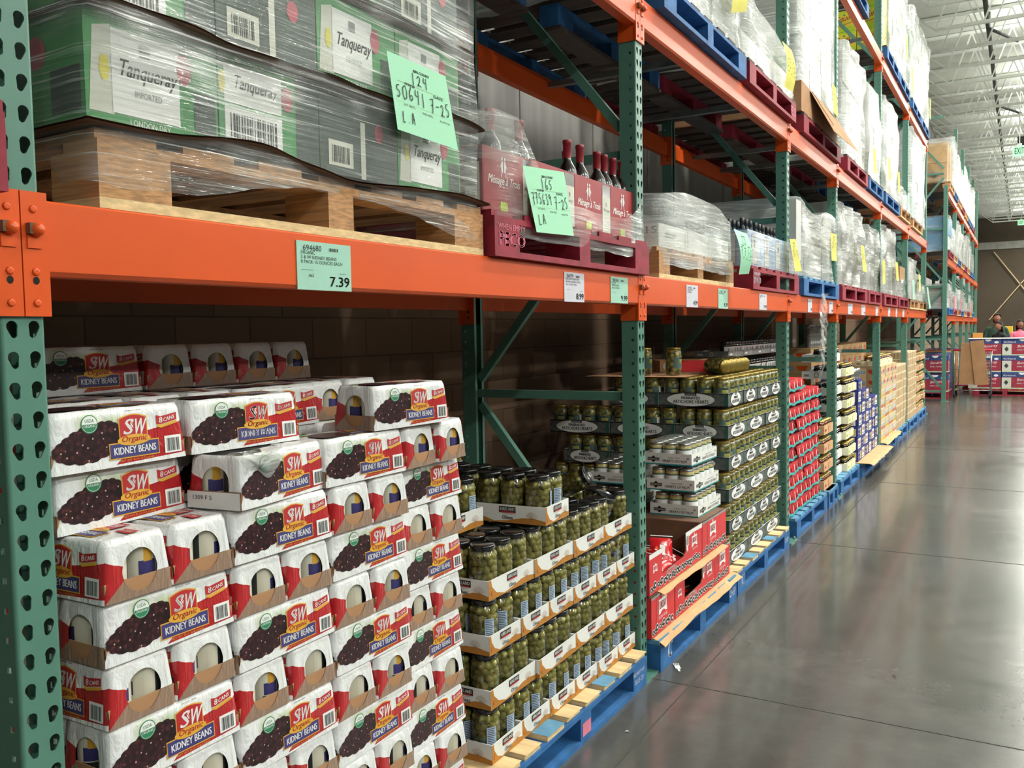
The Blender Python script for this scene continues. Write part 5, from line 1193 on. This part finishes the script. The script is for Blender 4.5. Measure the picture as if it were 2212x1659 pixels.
load(6.66, 8.14, ZS+.16, 2.50, 'tall grey wrapped load between the third and fourth posts on the lower shelf', seed=5, amp=.022, x1=-.0, ztop=lambda x, y: 2.46+.04*math.sin(y*5))
m = MB(); m.box(-.06, .02, 6.50, 6.66, 2.02, 2.45); tag(m.obj('foam_corner', 'load_white'), 'white corner board strip standing against the tall grey wrapped load', 'corner board')
m = MB()
for i in range(5):
    pts = [(.03+.01*i, 7.35+.03*i, ZS+.03)]
    for k in range(1, 14): pts.append((.035+.015*math.sin(k*1.3+i), 7.35+.03*i+.03*math.sin(k*.8+i*2), ZS+.03-.052*k*(1-.1*i)))
    for p_, q_ in zip(pts, pts[1:]):
        w2 = .035*(1-.6*abs(i-2)/2); m.add([(p_[0], p_[1]-w2, p_[2]), (p_[0]+.01, p_[1]+w2, p_[2]), (q_[0]+.01, q_[1]+w2*.9, q_[2]), (q_[0], q_[1]-w2*.9, q_[2])], [(0, 1, 2, 3)], 0, True)
tag(m.obj('wrap_tail', 'film_clear'), 'torn tail of clear wrap dangling below the orange beam past the third post', 'plastic wrap')
P1 = [(8.33, 9.80, 'red', 2.66, 'first'), (9.87, 10.88, 'red', 2.60, 'second'), (11.10, 12.40, 'red', 2.72, 'third'), (12.50, 13.64, 'red', 2.16, 'fourth'), (13.84, 15.02, 'brown', 2.52, 'fifth'), (15.10, 16.40, 'brown', 2.2, 'sixth')]
for i, (a, b, s, zt, nm) in enumerate(P1):
    pallet(a, b, ZS, s, '%s pallet under the %s wrapped load past the fourth post, lower shelf' % ('red' if s == 'red' else 'brown', nm), x1=.03, D=1.1)
    load(a-.02, b+.01, ZS+.13, zt, 'grey cloudy wrapped load past the fourth post on the lower shelf, %s along' % nm, seed=51+i, amp=.02, x1=.0, wrapm='film_white' if i < 4 else 'film_mid', lump=1.4)
m = MB(); m.box(-.4, -.02, 13.0, 13.6, 2.16, 2.34); tag(m.obj('carton', 'kraft'), 'small brown carton on the fourth wrapped load of the lower shelf', 'carton')
# red pallet corner of the bay at the far left
pallet(-.5, .812, ZS, 'red', 'red pallet corner at the left edge of the photo, overlapping the first green post', x1=.042, D=1.0)
t = load(-.48, .80, ZS+.15, 2.0, 'red cartons in clear wrap at the left edge of the photo above the red pallet', inner='wine_red', wrapm='film_clear', x1=.035, seed=66, D=.9)
# ---------------------------------------------------------------- middle shelf
ZM = Z2+BH+.001
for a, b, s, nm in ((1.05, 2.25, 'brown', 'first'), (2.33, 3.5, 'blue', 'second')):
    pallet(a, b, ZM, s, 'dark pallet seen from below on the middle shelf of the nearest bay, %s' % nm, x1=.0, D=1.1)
    load(a, b, ZM+.15, 3.9, 'wrapped load high on the middle shelf of the nearest bay, %s' % nm, seed=70, inner='load_dark')
pallet(3.76, 5.09, ZM, 'blue', 'blue pallet on the middle shelf right of the second post', x1=.05, D=1.15)
load(3.74, 5.08, ZM+.15, 3.75, 'bright white wrapped load on the middle shelf right of the second post', inner='load_white', wrapm='film_white', x1=.03, seed=72, amp=.02)
bin_note([(4.62, 3.42), (4.86, 3.50), (5.0, 3.30), (4.75, 3.22)], .06, '50', '12', '7-25', '', 'yellow note on the white load above the blue pallet, middle shelf', 'note_yellow', 1)
pallet(5.16, 6.36, ZM, 'red', 'red pallet on the middle shelf left of the third post', x1=.05, D=1.15, marks=lambda a, W: a.text('PECO', W-.16, .03, .14, .06, 1, 1))
load(5.15, 6.35, ZM+.15, 3.5, 'white wrapped load of striped cartons on the middle shelf left of the third post', inner='load_white', wrapm='film_mid', x1=.03, seed=74, amp=.02, ztop=lambda x, y: 3.50-.12*(y-5.15))
bin_note([(5.85, 3.37), (6.05, 3.36), (6.1, 3.1), (5.92, 3.1)], .07, '50', '12', '7-25', '', 'pale yellow note hanging off the striped cartons, middle shelf', 'note_yellow', 1)
pallet(6.66, 8.15, ZM, 'red', 'red pallet under the tall white carton on the middle shelf', x1=.04, D=1.15)
m = MB(); m.box(-1.0, .03, 6.62, 8.05, ZM+.145, ZM+.36); m.bar((.03, 7.0, ZM+.36), (.16, 7.15, ZM+.12), .004, .01)
m.add([(.035, 6.90, 3.30), (.035, 8.0, 3.30), (.19, 8.12, 3.03), (.17, 7.10, 3.02)], [(0, 1, 2, 3)]); m.add([(.032, 6.90, 3.30), (.032, 8.0, 3.30), (.187, 8.12, 3.03), (.167, 7.10, 3.02)], [(3, 2, 1, 0)])
tag(m.obj('cardboard_box', 'kraft'), 'brown cardboard base with a flap folded down under the tall white carton', 'cardboard box')
load(6.66, 8.03, ZM+.36, 4.44, 'very tall smooth white carton load on the middle shelf, past the third post', inner='load_white', wrapm='film_white', x1=.02, seed=76, amp=.004)
bin_note([(7.62, 3.52), (7.80, 3.52), (7.92, 3.30), (7.70, 3.30)], .06, '50', '12', '7-25', '', 'yellow note stuck low on the tall white carton load', 'note_yellow')
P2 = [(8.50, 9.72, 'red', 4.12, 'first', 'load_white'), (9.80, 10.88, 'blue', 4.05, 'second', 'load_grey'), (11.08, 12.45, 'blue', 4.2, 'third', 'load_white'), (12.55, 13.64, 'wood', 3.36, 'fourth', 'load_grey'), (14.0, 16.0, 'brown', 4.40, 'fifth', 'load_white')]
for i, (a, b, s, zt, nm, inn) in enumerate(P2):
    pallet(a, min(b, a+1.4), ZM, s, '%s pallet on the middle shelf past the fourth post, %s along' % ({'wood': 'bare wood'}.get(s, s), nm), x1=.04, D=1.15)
    load(a-.02, b, ZM+.14, zt, 'bright white wrapped load on the middle shelf past the fourth post, %s along' % nm, inner=inn, wrapm='film_white' if i != 3 else 'film_mid', x1=.02, seed=80+i, amp=.025, lump=.9)
for i, (y, z) in enumerate(((9.75, 3.36), (10.9, 3.45), (11.8, 3.42), (12.9, 3.30), (13.4, 3.28))): bin_note([(y, z), (y+.2, z+.02), (y+.28, z-.22), (y+.08, z-.25)], .08, '50', '12', '7-25', '', '%s count note on the bright wrapped loads of the middle shelf, %s along' % ('yellow' if i < 3 else 'mint', od(i)), 'note_yellow' if i < 3 else 'mint')
# ---------------------------------------------------------------- upper shelf
ZU = Z3+BH+.001
pallet(8.35, 9.65, ZU, 'blue', 'blue pallet on the upper shelf past the fourth post, at the top of the photo', x1=.05, D=1.15)
pallet(11.12, 12.28, ZU, 'blue', 'dark blue pallet under the yellow soda cases on the upper shelf', x1=.04, D=1.15)
pallet(12.34, 13.5, ZU, 'blue', 'dark blue pallet past the soda cases on the upper shelf', x1=.04, D=1.15)
def soda():
    m = MB(); w, d, h = .4, .27, .24; m.box(-d, 0, 0, w, 0, h)
    for A, q in ((m.art((0, 0, 0), (0, 1, 0), (0, 0, 1)), w), (m.art((-d, 0, 0), (1, 0, 0), (0, 0, 1)), d)):
        A.rect(0, q, h*.22, h*.9, 1, 1); A.text('Squirt', q*.1, h*.35, q*.75, h*.4, 2, 2, .3, .15, bold=.003); A.line([(q*.15, h*.28), (q*.9, h*.42)], .007, 2, 2); A.ell(q*.5, h*.8, .012, .01, 3, 2, 8)
    return m.obj('soda_case', ['lime', 'lemon', 'red', 'usda'])
for k in range(6):
    for j in range(4): place('soda', soda, (-.03-.28*j, 11.18, ZU+.15+.243*k), 0, 'yellow soda case on the upper shelf, %s from the aisle, %s' % (od(j), lay(k)), 'soda case', 'yellow and green soda cases')
load(11.60, 13.45, ZU+.14, 6.25, 'bright yellowish wrapped load on the upper shelf beside the soda cases', inner='load_white', wrapm='film_white', x1=.03, seed=91, amp=.03)
pallet(13.86, 15.08, ZU, 'blue', 'dark blue pallet under the near half of the last upper shelf load', x1=.04, D=1.15)
pallet(15.14, 16.4, ZU, 'blue', 'dark blue pallet under the far half of the last upper shelf load', x1=.04, D=1.15)
load(13.9, 16.45, ZU+.14, 6.1, 'pale green tinted wrapped load at the end of the upper shelf', inner='load_white', wrapm='film_white', x1=.03, seed=92, amp=.03, ztop=lambda x, y: 6.1+.0*y)
for i, (y, z) in enumerate(((12.6, 5.3), (13.25, 5.05), (15.9, 5.2))): bin_note([(y, z), (y+.2, z+.02), (y+.25, z-.3), (y+.05, z-.3)], .08, '50', '12', '7-25', '', 'yellow count note high on the upper shelf loads, %s along' % od(i), 'note_yellow')
# ---------------------------------------------------------------- rack beyond the cross aisle
BY = [19.40, 22.0, 24.66, 27.3, 29.9, 32.5]; BX = .13
for i, y in enumerate(BY): upright(y, 'green upright frame of the rack beyond the cross aisle, %s from its near end' % od(i), BX, 5.9 if i else 4.32)
for i in range(5):
    for z, nm in ((1.60, 'lower'), (2.74, 'middle'), (4.08, 'upper')): beam(BY[i], BY[i+1]-BY[i]-.076, z, 'orange %s beam of the rack beyond the cross aisle, bay %s' % (nm, od(i)), x=BX)
nb = 0
for zi, (z, zt, nm) in enumerate(((1.60, 2.35, 'lower'), (2.74, 3.85, 'middle'), (4.08, 5.45, 'upper'))):
    for i in range(8):
        a = BY[i//2]+.02+1.26*(i % 2); b = a+1.2; s = ('blue', 'red', 'brown', 'blue', 'brown', 'red', 'brown', 'blue')[(i+zi) % 8]
        pallet(a, b, z+BH+.001, s, '%s pallet on the %s shelf beyond the cross aisle, %s along' % (s, nm, od(i)), x1=BX+.04, D=1.1)
        inn, wr = ('load_grey', 'film_mid') if zi == 0 else (('load_white', 'film_white') if (i+zi) % 3 else ('load_grey', 'film_mid'))
        if zi == 2 and i == 0: inn, wr = 'tan', 'film_thin'
        if zi == 1 and i == 0: inn, wr = 'sky_blue', 'film_clear'
        if zi == 2 and i == 6: inn, wr = 'beige', 'film_mid'
        load(a, b, z+BH+.14, zt-.25*((i*7+zi) % 3)*(.5 if zi == 0 else .6), '%s wrapped load on the %s shelf beyond the cross aisle, %s along' % ({'tan': 'tall brown carton', 'sky_blue': 'blue water bottle', 'beige': 'straw coloured', 'load_grey': 'grey', 'load_white': 'white'}[inn], nm, od(i)), inner=inn, wrapm=wr, x1=BX+.02, seed=120+i+10*zi, amp=.02, lump=.9)
for i, y in enumerate((20.6, 22.9, 27.0)):
    m = MB(); m.box(0, .003, 0, .22, 0, .32); tag(m.obj('count_note', 'pink', None, (BX+.05, y, 1.80)), 'bright pink note on the lower shelf beyond the cross aisle, %s along' % od(i), 'paper note')
def towel(w=.62, d=.42, h=.353):
    def mk():
        m = MB(); m.box(-w/2, w/2, -d, 0, 0, h, 0); 
        for a, q in ((m.art((-w/2, -d, 0), (1, 0, 0), (0, 0, 1)), w), (m.art((w/2, -d, 0), (0, 1, 0), (0, 0, 1)), d)):
            a.rect(0, q, 0, h*.07, 2, 1); a.rect(0, q, h*.70, h, 1, 1); a.rect(0, q*.28, h*.07, h*.68, 3, 1); a.poly([(q*.13, h*.22), (q*.20, h*.38), (q*.13, h*.54), (q*.06, h*.38)], 5, 2)
            a.text('Bounty', q*.45, h*.42, q*.42, h*.2, 4, 2, .2, .1); a.text('BASIC TOWELS', q*.45, h*.30, q*.4, h*.07, 4, 2); a.text('Kirkland', q*.05, h*.76, q*.35, h*.1, 4, 2); a.ell(q*.6, h*.98, q*.1, h*.13, 4, 2, 14, 180, 360); a.ell(q*.85, h*.80, q*.07, h*.07, 4, 2, 10)
        return m.obj('towel_pack', ['towel_red', 'towel_blue', 'pale_green', 'label_white', 'white', 'grey_dark'])
    return mk
pallet(0, 1.25, 0, 'red', 'red pallet under the paper towel packs beyond the cross aisle, left one', D=1.1).location = (.40, 21.32+1.1, 0)
for i, x in enumerate((.50, 1.75)):
    o = pallet(0, 1.25, 0, 'red', 'red pallet under the paper towel packs across the aisle end, %s one' % ('nearer' if i == 0 else 'farther'), D=1.1); o.rotation_euler = (0, 0, R(-90)); o.location = (x, 21.33, 0)
bpy.data.objects.remove
for k in range(3):
    for j in range(5):
        for q in (0, 1): place('towel', towel(), (.74+.635*j, 21.78+.44*q, .1455+.355*k), 0, 'red and blue paper towel pack, %s row, %s from the left%s' % (('bottom', 'middle', 'top')[k], od(j), ', rear' if q else ''), 'towel pack', 'red and blue paper towel packs')
m = MB(); m.box(.42, 3.6, 21.335, 22.2, 1.211, 1.223); tag(m.obj('cardboard_cover', 'white'), 'thin white sheet lying on the paper towel stack', 'sheet')
for k in range(2):
    for j in range(2): place('towel', towel(), (-.19-.635*j, 20.55, .1455+.40*k), 0, 'red paper pack in the green rack beyond the cross aisle, %s, %s' % (('lower', 'upper')[k], ('nearer the aisle', 'nearer the wall')[j]), 'towel pack', 'red and blue paper towel packs')
o = pallet(0, 1.2, 0, 'red', 'red pallet under the red paper packs inside the far green rack', D=.9); o.rotation_euler = (0, 0, R(-90)); o.location = (-1.07, 20.12, 0)
# shopping cart with cardboard
def cart():
    t = thing('shopping_cart', 'grey wire shopping cart with red handle standing before the paper towel stack', 'shopping cart', (.55, 20.75, 0))
    x0, x1, y0, y1 = -.34, .34, -.3, .45
    m = MB()
    for x in (x0, x1): m.tube([(x, y0, .1), (x*.98, y0, .6), (x*1.02, y0-.04, 1.0)], .013, 6); m.tube([(x, y0, .14), (x*.9, y1, .16)], .013, 6); m.tube([(x*.9, y1, .16), (x*.9, y1+.06, .95)], .011, 6)
    m.tube([(x0, y0, .16), (x1, y0, .16)], .012, 6); m.tube([(x0, y0, .6), (x1, y0, .6)], .008, 6); m.obj('frame', 'chrome', t)
    m = MB()
    for k in range(15):
        x = x0+(x1-x0)*k/14; m.tube([(x, y0, .36), (x, y0-.02, .95)], .0025, 4); m.tube([(x*.9, y1, .36), (x*.92, y1+.05, .92)], .0025, 4)
        m.tube([(x, y0, .36), (x*.9, y1, .36)], .0025, 4)
    for k in range(7):
        z = .36+.095*k; m.tube([(x0, y0, z), (x1, y0, z), (x1*.9, y1+.03, z), (x0*.9, y1+.03, z), (x0, y0, z)], .0025, 4)
    m.obj('basket', 'chrome', t)
    m = MB(); m.tube([(x0*1.08, y0-.06, 1.0), (x1*1.08, y0-.06, 1.0)], .018, 10); m.obj('handle', 'bright_red', t)
    for x in (x0, x1*.95):
        for y in (y0, y1):
            m = MB(); T = Matrix.Translation((x-.02, y, .06)) @ Matrix.Rotation(R(90), 4, 'Y'); m.lathe([(.03, 0), (.06, .004), (.06, .036), (.03, .04)], 16, T=T); m.box(x-.025, x-.021, y-.02, y+.02, .05, .14, 1); m.obj('caster', ['rubber', 'chrome'], t)
cart()
m = MB(); m.box(0, .36, -.02, 0, 0, .86); tag(m.obj('cardboard_sheet', 'kraft', None, (.30, 20.40, .3), (R(6), R(3), 0)), 'wide brown cardboard sheet standing in the shopping cart', 'cardboard sheet')
m = MB(); m.box(0, .25, -.02, 0, 0, .92); tag(m.obj('cardboard_sheet', 'kraft', None, (.60, 20.37, .27), (R(5), R(-6), 0)), 'narrow brown cardboard sheet leaning to the right in the shopping cart', 'cardboard sheet')
# people beyond the towel stack
def person(x, y, z, h, shirt, lab, yaw, bend=0, arms=((.12, -.3), (.12, -.3)), hairlong=.03, lean=0):
    t = thing('person', lab, 'person', (x, y, z), yaw); s = h/1.72
    J = {}; E = []; V = []; Rr = []
    def j(n, p, r, par=None):
        J[n] = len(V); V.append(tuple(c*s for c in p)); Rr.append(r*s)
        if par: E.append((J[par], J[n]))
    j('pelvis', (0, 0, .93), .15); j('waist', (0, -.02-lean*.3, 1.08), .125, 'pelvis'); j('chest', (0, -.02-lean*.6, 1.28), .155, 'waist'); j('neckb', (0, -lean, 1.43), .065, 'chest'); j('neck', (0, -lean*1.1-.01, 1.50), .052, 'neckb')
    for sx, nm in ((-1, 'l'), (1, 'r')):
        j('hip'+nm, (.1*sx, 0, .88), .095, 'pelvis'); j('kn'+nm, (.11*sx, -.02, .48), .062, 'hip'+nm); j('an'+nm, (.11*sx, .02, .09), .042, 'kn'+nm); j('toe'+nm, (.12*sx, -.14, .035), .036, 'an'+nm)
        j('sh'+nm, (.185*sx, -lean*.9, 1.40), .062, 'chest'); j('el'+nm, (.25*sx, -.02-lean, 1.13), .045, 'sh'+nm); j('wr'+nm, (.20*sx, -.22-lean, 1.02), .03, 'el'+nm); j('pa'+nm, (.19*sx, -.29-lean, 1.03), .034, 'wr'+nm)
        for k in range(4): j('f%s%d' % (nm, k), (.19*sx+.018*(k-1.5), -.34-lean+.005*abs(k-1.5), 1.025), .0095, 'pa'+nm); j('g%s%d' % (nm, k), (.19*sx+.02*(k-1.5), -.37-lean+.008*abs(k-1.5), 1.0), .008, 'f%s%d' % (nm, k))
        j('t'+nm, (.19*sx-.045*sx, -.30-lean, 1.04), .010, 'pa'+nm)
    me = bpy.data.meshes.new('body'); me.from_pydata(V, E, []); o = bpy.data.objects.new('body', me); col.objects.link(o); o.parent = t
    o.modifiers.new('skin', 'SKIN'); sk = me.skin_vertices[0].data if me.skin_vertices else None
    if not sk:
        bpy.context.view_layer.objects.active = o; sk = me.skin_vertices[0].data if me.skin_vertices else None
    if sk:
        for i, r_ in enumerate(Rr): sk[i].radius = (r_, r_*(.72 if i in (0, 1, 2) else 1))
        sk[0].use_root = True
    o.modifiers.new('sub', 'SUBSURF').levels = 1; o.modifiers['sub'].render_levels = 2
    me.materials.append(M[shirt])
    m = MB(); hz = 1.62; yo = -lean*1.15-.015
    def hd(u, v):
        th = 2*math.pi*u; ph = math.pi*v; rx, ry, rz = .076, .094, .116
        d = Vector((math.sin(ph)*math.cos(th), math.sin(ph)*math.sin(th), math.cos(ph)))
        nar = 1-.22*max(0, -d.z)**1.3; f = 1
        p = Vector((d.x*rx*nar, d.y*ry*nar, d.z*rz))
        if d.y < -.5: p.y += -.0; 
        nose = math.exp(-((p.x/.012)**2+((p.z+.012)/.022)**2))*(d.y < 0); p.y -= .02*nose
        eye = sum(math.exp(-(((p.x-q)/.014)**2+((p.z-.008)/.01)**2)) for q in (-.03, .03))*(d.y < 0); p.y += .008*eye
        return (p+Vector((0, yo, hz)))*s
    m.grid(hd, 32, 22, 0, True)
    for sx in (-1, 1):
        a = m.art(Vector((sx*.03-.012, yo-.0885, hz+.003))*s, (1, 0, 0), (0, 0, 1)); a.ell(.012, .005, .010, .005, 1, 0, 10); a.ell(.012, .005, .0045, .0045, 2, 1, 8)
        m.lathe([(.001, -.008), (.018, -.006), (.02, 0), (.012, .008), (.001, .008)], 10, mi=0, T=Matrix.Translation(Vector((sx*.078, yo+.01, hz))*s) @ Matrix.Rotation(R(90), 4, 'Y'))
    a = m.art(Vector((-.022, yo-.087, hz-.052))*s, (1, 0, 0), (0, 0, 1)); a.ell(.022, .005, .022, .006, 3, 0, 12)
    m.obj('head', ['skin', 'white', 'hair', 'seal_red'], t)
    m = MB()
    def hr(u, v):
        th = 2*math.pi*u; ph = math.pi*.66*v; d = Vector((math.sin(ph)*math.cos(th), math.sin(ph)*math.sin(th), math.cos(ph)))
        k = 1.06+.10*noise.noise(d*6); front = max(0, -d.y); cut = .35*front
        z = d.z*.122 if d.y > -.15 else max(d.z*.122, .04+.045*front+.012*noise.noise(d*9))
        lo = -hairlong*max(0, d.y)*v*2
        return (Vector((d.x*.078*k, d.y*.098*k+.008, z+.006+lo+yo*0))+Vector((0, yo, hz)))*s
    m.grid(hr, 28, 14, 0, True); m.obj('hair', 'hair', t)
    m = MB()   # shirt hem and trousers skin over the body
    m.lathe([(.19*s, .80*s), (.185*s, .95*s), (.165*s, 1.1*s), (.195*s, 1.27*s), (.17*s, 1.38*s), (.09*s, 1.45*s)], 20, 0, 0, cap=False, T=Matrix.Translation((0, -lean*.5, 0)) @ Matrix.Diagonal((1.05, .74, 1, 1))); m.obj('shirt', shirt, t)
    for sx in (-1, 1):
        m = MB(); m.tube([Vector((.195*sx, -.05-lean*.95, 1.03))*s, Vector((.2*sx, -.2-lean, 1.0))*s, Vector((.19*sx, -.29-lean, 1.01))*s], [.04*s, .034*s, .03*s], 10); m.obj('forearm', 'skin', t)
    return t
person(.90, 23.7, 0, 1.76, 'cloth_green', 'tall person in a dark green shirt standing behind the paper towel stack', R(10))
person(1.03, 22.75, 0, 1.57, 'cloth_black', 'dark-haired person in black leaning forward behind the paper towel stack', R(-50), lean=.06, hairlong=.10)
person(1.37, 24.4, 0, 1.60, 'cloth_pink', 'person in a pink top at the right edge, behind the paper towel stack', R(25), hairlong=.08)
# yellow cartons and sign strips far away
for i, (x, y, z, w) in enumerate(((.9, 27, 0, 1.6), (2.6, 27, 0, 1.5))):
    m = MB(); m.box(0, w, 0, 1, 0, 1.26); m.box(.12, .3, 0, 1, 1.26, 1.46); m.box(w-.5, w-.2, 0, 1, 1.26, 1.44); a = m.art((0, 0, 1), (1, 0, 0), (0, 0, 1)); a.rect(.5, .75, .14, .20, 1, 1)
    tag(m.obj('display_stack', ['yellow', 'white'], None, (x, y, z)), 'yellow display carton stack behind the people, %s one' % ('left' if i == 0 else 'right'), 'cartons')
m = MB(); m.box(0, .20, 0, .25, 0, .11); tag(m.obj('orange_box', 'golden', None, (.48, 21.9, 1.2235), R(8)), 'small orange box lying on the far end stack near the people', 'box')
for i, (y, c) in enumerate(((20.99, 'towel_blue'), (22.03, 'grey_dark'), (23.1, 'golden'), (24.7, 'towel_red'), (25.8, 'towel_blue'))):
    m = MB()
    for k in range(3):
        for j in range(3): m.box(-.9, .0-.01*k, .30*j, .30*j+.295, .30*k, .30*k+.295)
    tag(m.obj('carton_stack', c, None, (.10, y, .0)), 'stack of %s cartons on the floor in the far rack, %s along' % ({'towel_blue': 'blue', 'grey_dark': 'grey', 'golden': 'ochre', 'towel_red': 'red'}[c], od(i)), 'cartons')
m = MB()   # wall bracing and pipes on the far wall
m.bar((-.35, FARY-.2, 6.5), (3.3, FARY-.2, 1.3), .06, .06); m.bar((-.6, FARY-.2, 1.8), (3.1, FARY-.2, 6.6), .06, .06)
tag(m.obj('wall_brace', 'beige'), 'crossed steel rods bracing the dark far wall', 'brace')

for i, (x, y, mt, l) in enumerate(((.96, 4.06, 'kraft_dark', 'small dark scrap lying on the open floor of the aisle'), (.14, 3.02, 'white', 'tiny white crumb on the floor before the olive pallet'), (.10, 2.62, 'white', 'small white paper bit on the floor beside the olive pallet corner'))):
    m = MB(); m.poly_ = None; m.add([(0, 0, .002), (.018, .004, .006), (.014, .012, .003), (.002, .010, .005), (.008, .006, .008)], [(0, 1, 4), (1, 2, 4), (2, 3, 4), (3, 0, 4), (0, 3, 2, 1)], 0); tag(m.obj('floor_scrap', mt, None, (x, y, 0)), l, 'scrap')
